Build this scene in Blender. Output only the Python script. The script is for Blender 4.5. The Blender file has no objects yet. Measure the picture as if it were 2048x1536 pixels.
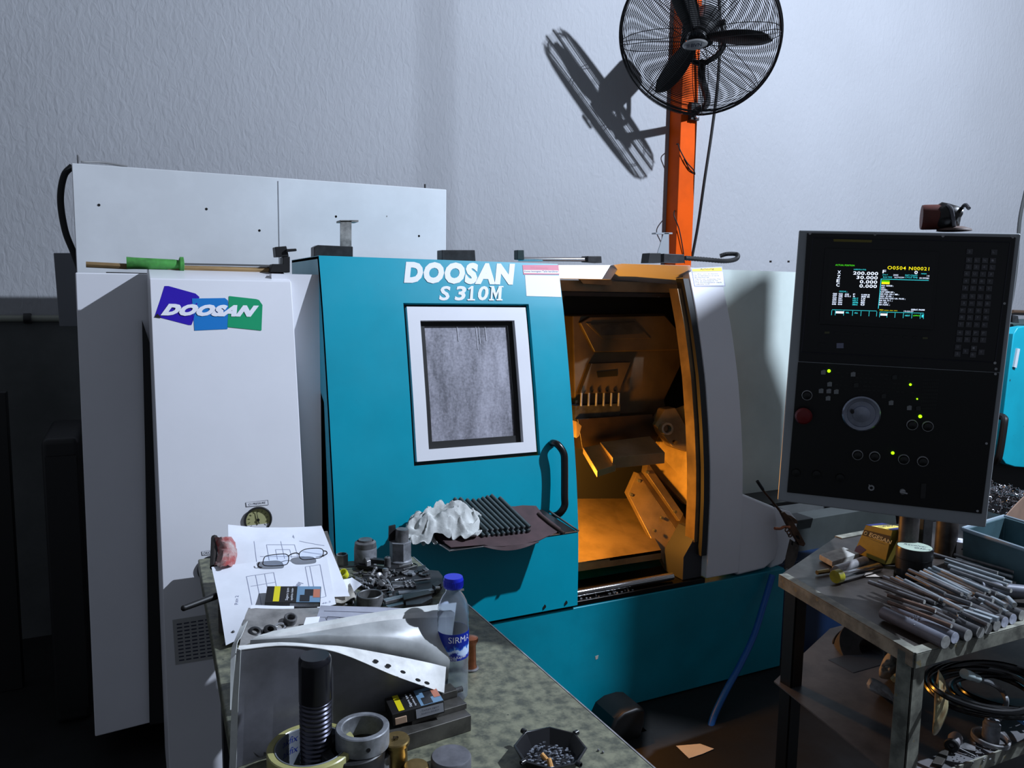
import bpy, bmesh, math, random
from math import sin, cos, tan, pi, radians, sqrt, atan2
from mathutils import Vector, Matrix, noise
random.seed(7)
S = bpy.context.scene
COL = S.collection

# ------------------------------------------------------------------ camera
FPX = 1560.0
PITCH, YAW, ROLL, EYE = radians(6.6), radians(26.2), radians(0.9), 1.55
CAM = Vector((0, 0, EYE))
FWD = Vector((sin(YAW)*cos(PITCH), cos(YAW)*cos(PITCH), -sin(PITCH)))
_r0 = Vector((cos(YAW), -sin(YAW), 0)); _u0 = _r0.cross(FWD)
RIGHT = _r0*cos(ROLL) + _u0*sin(ROLL)
UP = -_r0*sin(ROLL) + _u0*cos(ROLL)
cd = bpy.data.cameras.new('camera'); cam = bpy.data.objects.new('camera', cd); COL.objects.link(cam)
cd.sensor_width = 36.0; cd.lens = FPX/2048.0*36.0; cd.clip_start = 0.02; cd.clip_end = 60
m3 = Matrix((RIGHT, UP, -FWD)).transposed()
cam.matrix_world = Matrix.Translation(CAM) @ m3.to_4x4()
S.camera = cam

def ray(px, py): return FWD + RIGHT*((px-1024.0)/FPX) - UP*((py-768.0)/FPX)
def onX(px, py, X): d = ray(px, py); return CAM + d*((X-CAM.x)/d.x)
def onY(px, py, Y): d = ray(px, py); return CAM + d*((Y-CAM.y)/d.y)
def onZ(px, py, Z): d = ray(px, py); return CAM + d*((Z-CAM.z)/d.z)
def onP(px, py, o, n): d = ray(px, py); return CAM + d*((o-CAM).dot(n)/d.dot(n))

# ------------------------------------------------------------------ materials
MATS = {}
def mat(name, col, rough=0.5, metal=0.0, var=0.0, vscale=8.0, bump=0.0, bscale=40.0, spec=0.5, alpha=None,
        trans=0.0, ior=1.45, emit=None, estr=0.0, coat=0.0, col2=None, stretch=(1, 1, 1), rvar=0.0, spots=None):
    """procedural principled material; colours are sRGB 0..1"""
    if name in MATS: return MATS[name]
    m = bpy.data.materials.new(name); m.use_nodes = True
    nt = m.node_tree; b = nt.nodes['Principled BSDF']
    lin = lambda c: tuple(((x/12.92) if x <= .04045 else ((x+.055)/1.055)**2.4) for x in c[:3]) + (1,)
    b.inputs['Base Color'].default_value = lin(col)
    b.inputs['Roughness'].default_value = rough; b.inputs['Metallic'].default_value = metal
    b.inputs['Specular IOR Level'].default_value = spec; b.inputs['IOR'].default_value = ior
    b.inputs['Transmission Weight'].default_value = trans
    b.inputs['Coat Weight'].default_value = coat; b.inputs['Coat Roughness'].default_value = 0.08
    if alpha is not None: b.inputs['Alpha'].default_value = alpha
    if emit: b.inputs['Emission Color'].default_value = lin(emit); b.inputs['Emission Strength'].default_value = estr
    if var or bump or rvar or spots or col2:
        tc = nt.nodes.new('ShaderNodeTexCoord'); mp = nt.nodes.new('ShaderNodeMapping')
        mp.inputs['Scale'].default_value = stretch
        nt.links.new(tc.outputs['Object'], mp.inputs['Vector'])
        def nz(scale, det=6.0, rg=.6):
            n = nt.nodes.new('ShaderNodeTexNoise'); n.inputs['Scale'].default_value = scale
            n.inputs['Detail'].default_value = det; n.inputs['Roughness'].default_value = rg
            nt.links.new(mp.outputs['Vector'], n.inputs['Vector']); return n
        cur = None
        if var or col2:
            n = nz(vscale); r = nt.nodes.new('ShaderNodeValToRGB')
            c2 = col2 if col2 else tuple(max(0, x*(1-var)) for x in col)
            r.color_ramp.elements[0].color = lin(c2); r.color_ramp.elements[1].color = lin(col)
            r.color_ramp.elements[0].position = .36; r.color_ramp.elements[1].position = .62
            nt.links.new(n.outputs['Fac'], r.inputs['Fac']); cur = r.outputs['Color']
            nt.links.new(cur, b.inputs['Base Color'])
        if spots:
            n = nz(spots[0], 3.0, .5); r = nt.nodes.new('ShaderNodeValToRGB')
            r.color_ramp.elements[0].position = spots[1]; r.color_ramp.elements[1].position = min(1, spots[1]+.03)
            r.color_ramp.elements[0].color = (0, 0, 0, 1); r.color_ramp.elements[1].color = (1, 1, 1, 1)
            nt.links.new(n.outputs['Fac'], r.inputs['Fac'])
            mx = nt.nodes.new('ShaderNodeMix'); mx.data_type = 'RGBA'
            nt.links.new(r.outputs['Color'], mx.inputs['Factor'])
            if cur: nt.links.new(cur, mx.inputs[6])
            else: mx.inputs[6].default_value = lin(col)
            mx.inputs[7].default_value = lin(spots[2]); nt.links.new(mx.outputs[2], b.inputs['Base Color'])
        if rvar:
            n = nz(vscale*2.3); mr = nt.nodes.new('ShaderNodeMapRange')
            mr.inputs['To Min'].default_value = max(.02, rough-rvar); mr.inputs['To Max'].default_value = min(1, rough+rvar)
            nt.links.new(n.outputs['Fac'], mr.inputs['Value']); nt.links.new(mr.outputs['Result'], b.inputs['Roughness'])
        if bump:
            n = nz(bscale, 4.0); bp = nt.nodes.new('ShaderNodeBump'); bp.inputs['Strength'].default_value = bump
            bp.inputs['Distance'].default_value = .004
            nt.links.new(n.outputs['Fac'], bp.inputs['Height']); nt.links.new(bp.outputs['Normal'], b.inputs['Normal'])
    MATS[name] = m
    return m

# ------------------------------------------------------------------ mesh builder
class MB:
    def __init__(s): s.v = []; s.f = []; s.m = []; s.cur = 0
    def add(s, vs, fs):
        o = len(s.v); s.v += [Vector(v) for v in vs]; s.f += [[i+o for i in f] for f in fs]; s.m += [s.cur]*len(fs); return s
    def use(s, i): s.cur = i; return s
    def box(s, lo, hi, M=None):
        x0, y0, z0 = lo; x1, y1, z1 = hi
        vs = [Vector(p) for p in ((x0,y0,z0),(x1,y0,z0),(x1,y1,z0),(x0,y1,z0),(x0,y0,z1),(x1,y0,z1),(x1,y1,z1),(x0,y1,z1))]
        if M: vs = [M @ v for v in vs]
        return s.add(vs, [(3,2,1,0),(4,5,6,7),(0,1,5,4),(1,2,6,5),(2,3,7,6),(3,0,4,7)])
    def prism(s, poly, off):
        """polygon of 3D points extruded by the vector off"""
        n = len(poly); off = Vector(off); P = [Vector(p) for p in poly]
        nrm = Vector()
        for i in range(n): nrm += P[i].cross(P[(i+1) % n])
        if nrm.dot(off) > 0: P = P[::-1]
        return s.add(P + [p+off for p in P], [list(range(n)), list(range(2*n-1, n-1, -1))] +
                     [((i+1) % n, i, i+n, (i+1) % n+n) for i in range(n)])
    def cyl(s, a, b, r, r2=None, n=20, caps=True):
        a, b = Vector(a), Vector(b); r2 = r if r2 is None else r2
        return s.lathe([(r, 0), (r2, (b-a).length)], n, a, b-a, caps)
    def lathe(s, prof, n=24, o=(0,0,0), ax=(0,0,1), caps=True):
        o = Vector(o); ax = Vector(ax).normalized()
        u = ax.orthogonal().normalized(); w = ax.cross(u); k = len(prof)
        vs = [o + ax*h + (u*cos(2*pi*i/n)+w*sin(2*pi*i/n))*r for (r, h) in prof for i in range(n)]
        fs = [(j*n+i, j*n+(i+1) % n, (j+1)*n+(i+1) % n, (j+1)*n+i) for j in range(k-1) for i in range(n)]
        if caps:
            if prof[0][0] > 1e-6: fs.append(list(range(n-1, -1, -1)))
            if prof[-1][0] > 1e-6: fs.append(list(range((k-1)*n, k*n)))
        return s.add(vs, fs)
    def ring(s, o, ax, r1, r0, h, n=32):
        """a short tube: outer r1, inner r0, height h along ax"""
        c = min(.0015, h*.15, (r1-r0)*.3)
        return s.lathe([(r0, 0), (r1-c, 0), (r1, c), (r1, h-c), (r1-c, h), (r0+c, h), (r0, h-c), (r0, 0)], n, o, ax, False)
    def tube(s, pts, r, n=8, closed=False, caps=True):
        P = [Vector(p) for p in pts]; m = len(P); base = len(s.v)
        rr = r if isinstance(r, (list, tuple)) else [r]*m
        t0 = (P[1]-P[0]).normalized(); u = t0.orthogonal().normalized(); vs = []
        for i in range(m):
            if closed: t = (P[(i+1) % m]-P[i-1])
            else: t = P[min(i+1, m-1)]-P[max(i-1, 0)]
            t = t.normalized() if t.length > 1e-9 else t0
            u = (u - t*u.dot(t)); u = u.normalized() if u.length > 1e-6 else t.orthogonal().normalized()
            w = t.cross(u)
            vs += [P[i] + (u*cos(2*pi*k/n)+w*sin(2*pi*k/n))*rr[i] for k in range(n)]
        fs = []
        for i in range(m if closed else m-1):
            j = (i+1) % m
            fs += [(i*n+k, i*n+(k+1) % n, j*n+(k+1) % n, j*n+k) for k in range(n)]
        if caps and not closed: fs += [list(range(n-1, -1, -1)), list(range((m-1)*n, m*n))]
        return s.add(vs, fs)
    def grid(s, fn, nu, nv):
        vs = [fn(i/nu, j/nv) for j in range(nv+1) for i in range(nu+1)]
        return s.add(vs, [(j*(nu+1)+i, j*(nu+1)+i+1, (j+1)*(nu+1)+i+1, (j+1)*(nu+1)+i) for j in range(nv) for i in range(nu)])
    def sphere(s, c, r, n=12, sc=(1,1,1)):
        c = Vector(c); k = n//2+1
        prof = [(max(1e-5, sin(pi*j/(k-1))*r), -cos(pi*j/(k-1))*r) for j in range(k)]
        o = len(s.v); s.lathe(prof, n, (0,0,0), (0,0,1), False)
        for i in range(o, len(s.v)): v = s.v[i]; s.v[i] = Vector((v.x*sc[0], v.y*sc[1], v.z*sc[2])) + c
        return s
    def build(s, name, m, parent=None, bevel=0.0, solid=0.0, smooth=35, sub=0, label=None, seg=2, soff=0.0):
        off = Vector((0,0,0)) if parent is None else WL[parent.name]
        me = bpy.data.meshes.new(name); me.from_pydata([v-off for v in s.v], [], s.f); me.update()
        if smooth:
            me.polygons.foreach_set('use_smooth', [True]*len(me.polygons))
            me.set_sharp_from_angle(angle=radians(smooth))
        ms = m if isinstance(m, (list, tuple)) else [m]
        for x in ms: me.materials.append(x)
        if len(ms) > 1: me.polygons.foreach_set('material_index', s.m)
        o = bpy.data.objects.new(name, me); COL.objects.link(o)
        WL[o.name] = off.copy() if parent is not None else Vector((0,0,0))
        if parent is not None: o.parent = parent
        if solid:
            d = o.modifiers.new('solidify', 'SOLIDIFY'); d.thickness = solid; d.offset = soff
            if smooth: e = o.modifiers.new('split', 'EDGE_SPLIT'); e.split_angle = radians(40)
        if bevel:
            d = o.modifiers.new('bevel', 'BEVEL'); d.width = bevel; d.segments = seg; d.limit_method = 'ANGLE'; d.angle_limit = radians(40); d.harden_normals = bool(smooth)
        if sub:
            d = o.modifiers.new('subsurf', 'SUBSURF'); d.levels = sub; d.render_levels = sub
        if label: o['label'] = label
        return o
WL = {}   # world offset of each object's mesh origin

def each(make, items, name, m, parent, **k):
    """one separate part per item: make(mb, item) draws it"""
    out = []
    for it in items:
        b = MB(); make(b, it); out.append(b.build(name, m, parent, **k))
    return out
def tag(o, label, cat, group=None, kind=None):
    o['label'] = label; o['category'] = cat
    if group: o['group'] = group
    if kind: o['kind'] = kind
    return o
def thing(name, label, cat, loc=(0,0,0), group=None):
    o = bpy.data.objects.new(name, None); COL.objects.link(o); o.location = loc; o.empty_display_size = .05
    WL[o.name] = Vector(loc)
    return tag(o, label, cat, group)
def centre(o):
    """move a parentless mesh's origin to the base of its bounds"""
    me = o.data; vs = [v.co for v in me.vertices]
    c = Vector((sum(v.x for v in vs)/len(vs), sum(v.y for v in vs)/len(vs), min(v.z for v in vs)))
    me.transform(Matrix.Translation(-c)); o.location = c; WL[o.name] = c.copy(); return o
def solo(mb, name, m, label, cat, group=None, **k):
    return tag(centre(mb.build(name, m, None, **k)), label, cat, group)
def copy_tree(o, parent=None):
    c = o.copy(); COL.objects.link(c); WL[c.name] = WL[o.name].copy()
    if parent: c.parent = parent
    for ch in list(o.children): copy_tree(ch, c)
    return c
def bez(pts, n=12):
    """smooth curve through points (Catmull-Rom)"""
    P = [Vector(p) for p in pts]; P = [P[0]*2-P[1]] + P + [P[-1]*2-P[-2]]; out = []
    for i in range(1, len(P)-2):
        a, b, c, d = P[i-1:i+3]
        for k in range(n):
            t = k/n; out.append(.5*((2*b)+(c-a)*t+(2*a-5*b+4*c-d)*t*t+(3*b-a-3*c+d)*t**3))
    out.append(P[-2]); return out
def textmesh(body, size, shear=0.0, offset=0.0, sx=1.0, space=1.0, align='LEFT'):
    """(verts, faces) of lettering in its own x,y plane"""
    c = bpy.data.curves.new('lettering', 'FONT'); c.body = body; c.size = size; c.shear = shear; c.offset = offset
    c.space_character = space; c.align_x = align; c.resolution_u = 3
    o = bpy.data.objects.new('lettering', c); COL.objects.link(o)
    dg = bpy.context.evaluated_depsgraph_get(); me = o.evaluated_get(dg).to_mesh()
    vs = [Vector((v.co.x*sx, v.co.y, 0)) for v in me.vertices]; fs = [list(p.vertices) for p in me.polygons]
    o.evaluated_get(dg).to_mesh_clear(); bpy.data.objects.remove(o); bpy.data.curves.remove(c)
    return vs, fs
def text_on(mb, body, o, ux, uy, size, **k):
    """lettering laid on the plane through o with axes ux, uy"""
    vs, fs = textmesh(body, size, **k); o, ux, uy = Vector(o), Vector(ux), Vector(uy)
    return mb.add([o + ux*v.x + uy*v.y for v in vs], fs)
def text_fit(mb, body, o, ux, uy, w, h, **k):
    """lettering scaled to the width w and height h exactly, from its lower left corner o"""
    vs, fs = textmesh(body, 1.0, **k); o, ux, uy = Vector(o), Vector(ux), Vector(uy)
    x0, x1 = min(v.x for v in vs), max(v.x for v in vs); y0, y1 = min(v.y for v in vs), max(v.y for v in vs)
    return mb.add([o + ux*((v.x-x0)/(x1-x0)*w) + uy*((v.y-y0)/max(1e-6, y1-y0)*h) for v in vs], fs)
# ------------------------------------------------------------------ materials used all over
WHITE = mat('white_enamel', (.90, .90, .92), .32, var=.02, vscale=3, rvar=.08, bump=.03, bscale=60)
WHITE2 = mat('white_enamel_worn', (.84, .85, .86), .38, var=.05, vscale=4, rvar=.1, spots=(23, .74, (.35, .33, .3)))
TEAL = mat('teal_enamel', (.0, .60, .69), .36, var=.06, vscale=2.5, rvar=.08, spots=(55, .76, (.02, .12, .15)))
TEALD = mat('teal_enamel_base', (.0, .56, .64), .42, var=.12, vscale=3, rvar=.1)
BLACK = mat('black_paint', (.07, .07, .075), .5)
BLACKM = mat('black_steel', (.20, .20, .205), .42, .25, var=.3, vscale=30)
STEEL = mat('steel', (.66, .66, .67), .34, .5, var=.25, vscale=25, rvar=.12)
STEELD = mat('dark_steel', (.44, .44, .445), .42, .25, var=.35, vscale=30, rvar=.12)
STEELG = mat('grey_oxide_steel', (.52, .53, .55), .5, .2, var=.25, vscale=40, rvar=.1)
CHROME = mat('chrome', (.8, .8, .8), .12, 1.0)
DIRTY = mat('oily_sheet_metal', (.55, .47, .36), .38, .35, var=.25, vscale=6, rvar=.15, bump=.05, bscale=50)
HOLE = mat('dark_hole', (.02, .02, .02), .9)
GREYP = mat('grey_enamel', (.55, .565, .58), .42, var=.08, vscale=5)
PAPER = mat('paper', (.90, .91, .94), .8, var=.04, vscale=12)
INK = mat('ink', (.25, .26, .32), .9)
RUBBER = mat('black_rubber', (.06, .06, .065), .6)
BRASS = mat('brass', (.66, .56, .36), .35, 1.0, var=.2, vscale=30)
COPPER = mat('copper_rod', (.72, .45, .33), .35, 1.0, var=.2, vscale=30)

# ------------------------------------------------------------------ the room
WALL = 3.9
def wallmat():
    m = mat('stucco_wall', (.63, .635, .65), .85, var=.03, vscale=1.0)
    nt = m.node_tree; b = nt.nodes['Principled BSDF']
    tc = nt.nodes.new('ShaderNodeTexCoord'); mp = nt.nodes.new('ShaderNodeMapping'); mp.inputs['Scale'].default_value = (1, 1, .45)
    nt.links.new(tc.outputs['Object'], mp.inputs['Vector'])
    n = nt.nodes.new('ShaderNodeTexNoise'); n.inputs['Scale'].default_value = 42; n.inputs['Detail'].default_value = 5; n.inputs['Distortion'].default_value = .8
    nt.links.new(mp.outputs['Vector'], n.inputs['Vector'])
    bp = nt.nodes.new('ShaderNodeBump'); bp.inputs['Strength'].default_value = .38; bp.inputs['Distance'].default_value = .012
    nt.links.new(n.outputs['Fac'], bp.inputs['Height']); nt.links.new(bp.outputs['Normal'], b.inputs['Normal'])
    return m
WM = wallmat()
w = MB().box((-3, WALL, 1.40), (9, WALL+.2, 6)).build('wall_back', WM); w['kind'] = 'structure'
w = MB().box((-3, WALL, 0), (9, WALL+.2, 1.40)).build('wall_back_lower', mat('lower_wall_dark', (.36, .37, .37), .8, var=.2, vscale=2, bump=.3, bscale=40)); w['kind'] = 'structure'  # lower wall in one darker tone, up to the pipe
f = MB().box((-3, -2.5, -.1), (9, WALL+.2, 0)).build('floor', mat('oily_concrete', (.09, .09, .09), .6, var=.5, vscale=2.5, rvar=.2, bump=.15, bscale=25)); f['kind'] = 'structure'

# steel column in front of the wall
c0 = onY(1356, 503, WALL-.10); c1 = onY(1383, 225, WALL-.10)
xl, xr = onY(1353, 420, WALL-.10).x, onY(1385, 420, WALL-.10).x
ORANGE = mat('orange_paint', (.84, .31, .0), .55, var=.08, vscale=6, spec=.15)
col_ = MB().box((xl, WALL-.11, 0), (xr, WALL+.0, 6)).build('column', ORANGE, None, bevel=.004); col_['kind'] = 'structure'; col_['label'] = 'orange steel column against the wall'

# ------------------------------------------------------------------ lamps
def lamp(name, typ, loc, energy, col, size=.1, **k):
    l = bpy.data.lights.new(name, typ); l.energy = energy; l.color = col
    if typ == 'POINT': l.shadow_soft_size = size
    if typ == 'AREA': l.size = size
    o = bpy.data.objects.new(name, l); COL.objects.link(o); o.location = loc; return o
KEY = Vector((3.8, .3, 4.2))
lamp('workshop_lamp', 'POINT', KEY, 1340, (.73, .83, 1.0), .035)
lamp('lathe_work_light', 'POINT', (1.455, 2.54, .86), 25, (1.0, .40, .045), .03)
W = bpy.data.worlds.new('world'); S.world = W; W.use_nodes = True
W.node_tree.nodes['Background'].inputs['Color'].default_value = (.55, .62, .75, 1)
W.node_tree.nodes['Background'].inputs['Strength'].default_value = .235
S.view_settings.view_transform = 'Standard'; S.view_settings.look = 'None'; S.view_settings.gamma = 1.0
S.view_settings.exposure = 0.0; S.view_settings.use_curve_mapping = False
S.cycles.max_bounces = 6; S.cycles.use_denoising = True
# ------------------------------------------------------------------ the lathe
PROF = [(-.2, 2.30), (.446, 2.300), (.6, 2.302), (.72, 2.308), (.85, 2.322), (.914, 2.331), (1.0, 2.346), (1.089, 2.363), (1.19, 2.381), (1.283, 2.401), (1.39, 2.424), (1.495, 2.449), (1.58, 2.473), (1.662, 2.500), (2.5, 2.8)]
PROFP = [(-.2, 2.30), (.446, 2.300), (.6, 2.296), (.775, 2.296), (.9, 2.304), (1.05, 2.323), (1.23, 2.354), (1.34, 2.382), (1.44, 2.410), (1.6, 2.468), (1.68, 2.498), (2.5, 2.8)]   # the fixed front bulges a little more
FACE_ = [PROF]
def yp(z, T=None):
    T = T or FACE_[0]
    for (a, ya), (b, yb) in zip(T, T[1:]):
        if z <= b: return ya+(yb-ya)*(z-a)/(b-a)
    return T[-1][1]
def onF(px, py, d=0.0):
    """where a pixel's ray meets the curved front of the lathe (d in front of it)"""
    Y = 2.4
    for _ in range(12): p = onY(px, py, Y); Y = yp(p.z)-d
    return onY(px, py, Y)
LATHE = thing('cnc_lathe', 'white and teal computer controlled lathe with its sliding door half open', 'lathe', (1.2, 2.75, 0))
def fsheet(mb, xs, zs, d=0.0, hole=None):
    """sheet following the front profile over the columns xs and rows zs"""
    n = len(xs)
    vs = [(x, yp(z)-d, z) for z in zs for x in xs]
    fs = [(j*n+i, j*n+i+1, (j+1)*n+i+1, (j+1)*n+i) for j in range(len(zs)-1) for i in range(n-1)
          if not (hole and hole(.5*(xs[i]+xs[i+1]), .5*(zs[j]+zs[j+1])))]
    return mb.add(vs, fs)
def fr(a, b, n): return [a+(b-a)*i/n for i in range(n+1)]
def extr(mb, pts_yz, x0, x1):
    return mb.prism([(x0, y, z) for y, z in pts_yz], (x1-x0, 0, 0))

# left side panel, set back
MB().prism([onY(150, 545, 2.75), onY(190, 1474, 2.75), (onY(300, 1444, 2.75).x+.06, 2.75, onY(300, 1444, 2.75).z), (onY(285, 548, 2.75).x+.06, 2.75, onY(282, 547, 2.75).z)], (0, .3, 0)).build('side_panel', WHITE, LATHE, bevel=.004)
# headstock cover with its curved front
zt = 1.577; zs = fr(.0, zt, 26)
poly = [(yp(z), z) for z in zs] + [(2.62, 1.612), (2.74, 1.612), (2.74, .0)]
HX0, HX1 = .058, .454
mb = MB(); extr(mb, poly, HX0, HX1)
HEAD = mb.build('headstock_cover', WHITE, LATHE, bevel=.003)
# black strip painted in for the shade of the gap left of the cover
MB().prism([onY(x, y, 2.745) for x, y in ((284,640),(304,700),(330,1442),(299,1446),(290,900))], (0, -.01, 0)).build('gap_shade_strip', BLACK, LATHE)
MB().box((.40, 2.50, .1), (.546, 2.54, 1.60)).build('recessed_panel', WHITE, LATHE)
MB().box((-.06, 2.9, .05), (2.9, 3.06, 1.60)).build('rear_panel', mat('dark_rear', (.13, .13, .13), .7), LATHE)

def fpoly(mb, pts, d):
    """flat patch whose pixel outline is laid on the curved front, d in front of it"""
    P = [onF(x, y, d) for x, y in pts]; n = Vector()
    for i in range(len(P)): n += P[i].cross(P[(i+1) % len(P)])
    if n.y > 0: P = P[::-1]
    return mb.add(P, [list(range(len(P)))])
def ftext(mb, body, quad, d, **k):
    """lettering stretched into a pixel quad (ll, lr, ur, ul) on the curved front"""
    vs, fs = textmesh(body, 1.0, **k); x0, x1 = min(v.x for v in vs), max(v.x for v in vs); y0, y1 = min(v.y for v in vs), max(v.y for v in vs)
    ll, lr, ur, ul = [Vector(q).to_2d() for q in quad]; out = []
    for v in vs:
        a, b = (v.x-x0)/(x1-x0), (v.y-y0)/(y1-y0)
        q = (ll*(1-a)+lr*a)*(1-b)+(ul*(1-a)+ur*a)*b; out.append(onF(q.x, q.y, d))
    return mb.add(out, fs)
sm = MB()
fpoly(sm.use(0), [(329,572),(337,572),(391,587),(399,594),(392,615),(387,640),(383,650),(377,650),(316,634),(309,634)], .0008)
fpoly(sm.use(1), [(384,597),(450,596),(456,601),(458,640),(455,658),(389,661)], .0012)
fpoly(sm.use(2), [(458,592),(512,598),(518,600),(525,610),(523,661),(455,654)], .0016)
fpoly(sm.use(3), [(309,634),(315,627),(323,636)], .002)
ftext(sm.use(4), 'DOOSAN', ((321,631),(511,634),(518,611),(328,607)), .0024, shear=.30, offset=.085, space=1.12)
sm.build('logo_sticker', [mat('sticker_violet', (.17, .06, .66), .4), mat('sticker_blue', (.08, .47, .77), .4), mat('sticker_green', (.05, .60, .40), .4), BLACK, mat('sticker_white', (.93, .93, .96), .5)], HEAD, smooth=0)
# pressure gauges and their name plates
DIAL = mat('dial_face', (.70, .69, .50), .4); GL = mat('clear_glass', (1, 1, 1), .03, trans=1.0, ior=1.2)
def gauge(px, py, r, ang):
    c = onF(px, py); ax = (0, -1, 0)
    g = MB(); g.use(0); g.lathe([(r*1.02, 0), (r*1.08, .004), (r*1.02, .008), (r*.93, .008), (r*.93, .001)], 36, c, ax, False)
    g.use(1).cyl(c, c+Vector((0, -.002, 0)), r*.94, n=36)
    g.use(2)
    for k in range(11):
        a = radians(-40+k*26); d = Vector((-cos(a), 0, sin(a)))
        g.tube([c+d*r*.62+Vector((0, -.003, 0)), c+d*r*.78+Vector((0, -.003, 0))], .0006, 4)
    d = Vector((cos(radians(ang)), 0, sin(radians(ang))))
    g.tube([c-d*r*.3+Vector((0, -.005, 0)), c+d*r*.7+Vector((0, -.005, 0))], [.0016, .0006], 5)
    g.cyl(c+Vector((0,-.003,0)), c+Vector((0,-.006,0)), .004, n=12)
    g.build('pressure_gauge', [BLACKM, DIAL, BLACK], HEAD)
gauge(516, 1039, .037, 100); gauge(424, 1137, .037, 60)
def plate(q, body, tq):
    b = MB(); fpoly(b.use(0), q, .0010); c = [sum(p[0] for p in q)/4, sum(p[1] for p in q)/4]
    fpoly(b.use(1), [(x+(c[0]-x)*.05, y+(c[1]-y)*.14) for x, y in q], .0014)
    ftext(b.use(0), body, tq, .002); return b
plate([(491,1005),(536,1000),(537,1010),(492,1014)], 'C1 PRESSURE', ((497,1011),(531,1007),(531,1003),(497,1007))).build('name_plate', [INK, WHITE], HEAD, smooth=0)
plate([(403,1103),(440,1098),(441,1108),(404,1111)], 'CHUCK', ((407,1109),(424,1107),(424,1102),(407,1104))).build('name_plate', [INK, WHITE], HEAD, smooth=0)
b = MB(); fpoly(b.use(0), [(345,1240),(440,1225),(444,1315),(351,1330)], .0010)
for k in range(11):
    for j in range(6):
        u0, v0 = .08+j*.15, .1+k*.08; u1, v1 = u0+.11, v0+.03
        Q = lambda u, v: (345+95*u+6*v, 1240-15*u+90*v)
        fpoly(b.use(1), [Q(u0, v0), Q(u1, v0), Q(u1, v1), Q(u0, v1)], .0015)
b.build('specification_plate', [mat('plate_grey', (.66, .66, .66), .4), INK], HEAD, smooth=0)

# electrical cabinet at the back
CB = MB().prism([onY(143, 326, 3.1), onY(893, 379, 3.1), (onY(893, 380, 3.1).x, 3.1, 1.3), (onY(143, 326, 3.1).x, 3.1, 1.3)], (0, .18, 0)).build('electrical_cabinet', WHITE2, LATHE, bevel=.003)
b = MB(); x = onY(558, 450, 3.1).x; b.box((x-.0012, 3.098, onY(558, 530, 3.1).z-.2), (x+.002, 3.103, onY(558, 362, 3.1).z)); b.build('panel_seam', mat('seam_grey', (.68, .69, .71), .5), CB)
each(lambda b, p: b.cyl(onY(*p, 3.0985), onY(*p, 3.11), .0045, n=10), [(198,410),(413,418),(519,461),(672,433),(838,472)], 'screw_hole', HOLE, CB)
MB().tube(bez([onY(145, 332, 3.2), onY(128, 352, 3.2), onY(121, 400, 3.2), onY(130, 460, 3.2), onY(147, 505, 3.2), onY(160, 540, 3.2)]), .011, 10).build('cable', RUBBER, CB)
MB().tube(bez([onY(158, 322, 3.25), onY(170, 324, 3.25), onY(205, 325, 3.28), onY(255, 333, 3.28)]), .004, 8).build('cable', mat('grey_cable', (.5, .5, .5), .6), CB)
c = onY(158, 328, 3.2); MB().cyl(c, c+Vector((0, 0, .03)), .006, n=10).build('bolt', STEEL, CB)
c = onY(850, 378, 3.2); MB().cyl(c, c+Vector((0, 0, .02)), .004, n=10).build('bolt', BLACKM, CB)
MB().prism([onY(107, 506, 3.45), onY(152, 506, 3.45), onY(158, 653, 3.45), onY(119, 653, 3.45)], (0, .1, 0)).build('junction_box', mat('grey_box', (.42, .43, .45), .5), LATHE, bevel=.002)

# base
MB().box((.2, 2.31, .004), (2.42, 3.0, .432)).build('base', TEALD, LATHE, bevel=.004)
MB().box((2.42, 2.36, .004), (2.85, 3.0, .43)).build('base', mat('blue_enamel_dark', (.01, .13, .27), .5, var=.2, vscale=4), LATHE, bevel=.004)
c = onY(1193, 1315, 2.31); MB().prism([c+Vector(v) for v in ((-.006, 0, .006), (.008, 0, .008), (.005, 0, -.006), (-.004, 0, -.007))], (0, -.001, 0)).build('paint_chip', mat('bare_primer', (.75, .72, .68), .7), LATHE)
# sill and chrome rail under the opening
MB().box((.56, 2.315, .432), (2.0, 2.50, .452)).build('door_sill', mat('oily_black', (.05, .045, .04), .3, .3), LATHE, bevel=.003)
MB().cyl((1.38, 2.345, .470), (1.86, 2.345, .470), .015, n=18).build('guide_rail', CHROME, LATHE)
b = MB()
for i in range(26): b.box(*( (lambda x, y: ((x, y, .452), (x+random.uniform(.002, .008), y+.004, .456)))(random.uniform(1.36, 1.7), random.uniform(2.316, 2.335))))
b.build('metal_chips', STEEL, LATHE)['kind'] = 'stuff'

# ---------------- sliding door
DX0, DX1, DZ0, DZ1 = .545, 1.407, .446, 1.660
W_ = [onF(*p) for p in ((807,607),(1058,607),(1080,908),(828,935))]
wx0, wx1 = .5*(W_[0].x+W_[3].x), .5*(W_[1].x+W_[2].x); wz0, wz1 = .5*(W_[2].z+W_[3].z), .5*(W_[0].z+W_[1].z)
G_ = [onF(*p) for p in ((842,641),(1030,641),(1048,884),(858,900))]
gx0, gx1 = .5*(G_[0].x+G_[3].x), .5*(G_[1].x+G_[2].x); gz0, gz1 = .5*(G_[2].z+G_[3].z), .5*(G_[0].z+G_[1].z)
zs = sorted(set([round(z, 4) for z in fr(DZ0, DZ1, 22)] + [wz0, wz1]))
mb = MB(); fsheet(mb, [DX0, wx0, .5*(wx0+wx1), wx1, DX1], zs, 0, lambda x, z: wx0 < x < wx1 and wz0 < z < wz1)
DOOR = mb.build('sliding_door', TEAL, LATHE, solid=.02, soff=-1)
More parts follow.
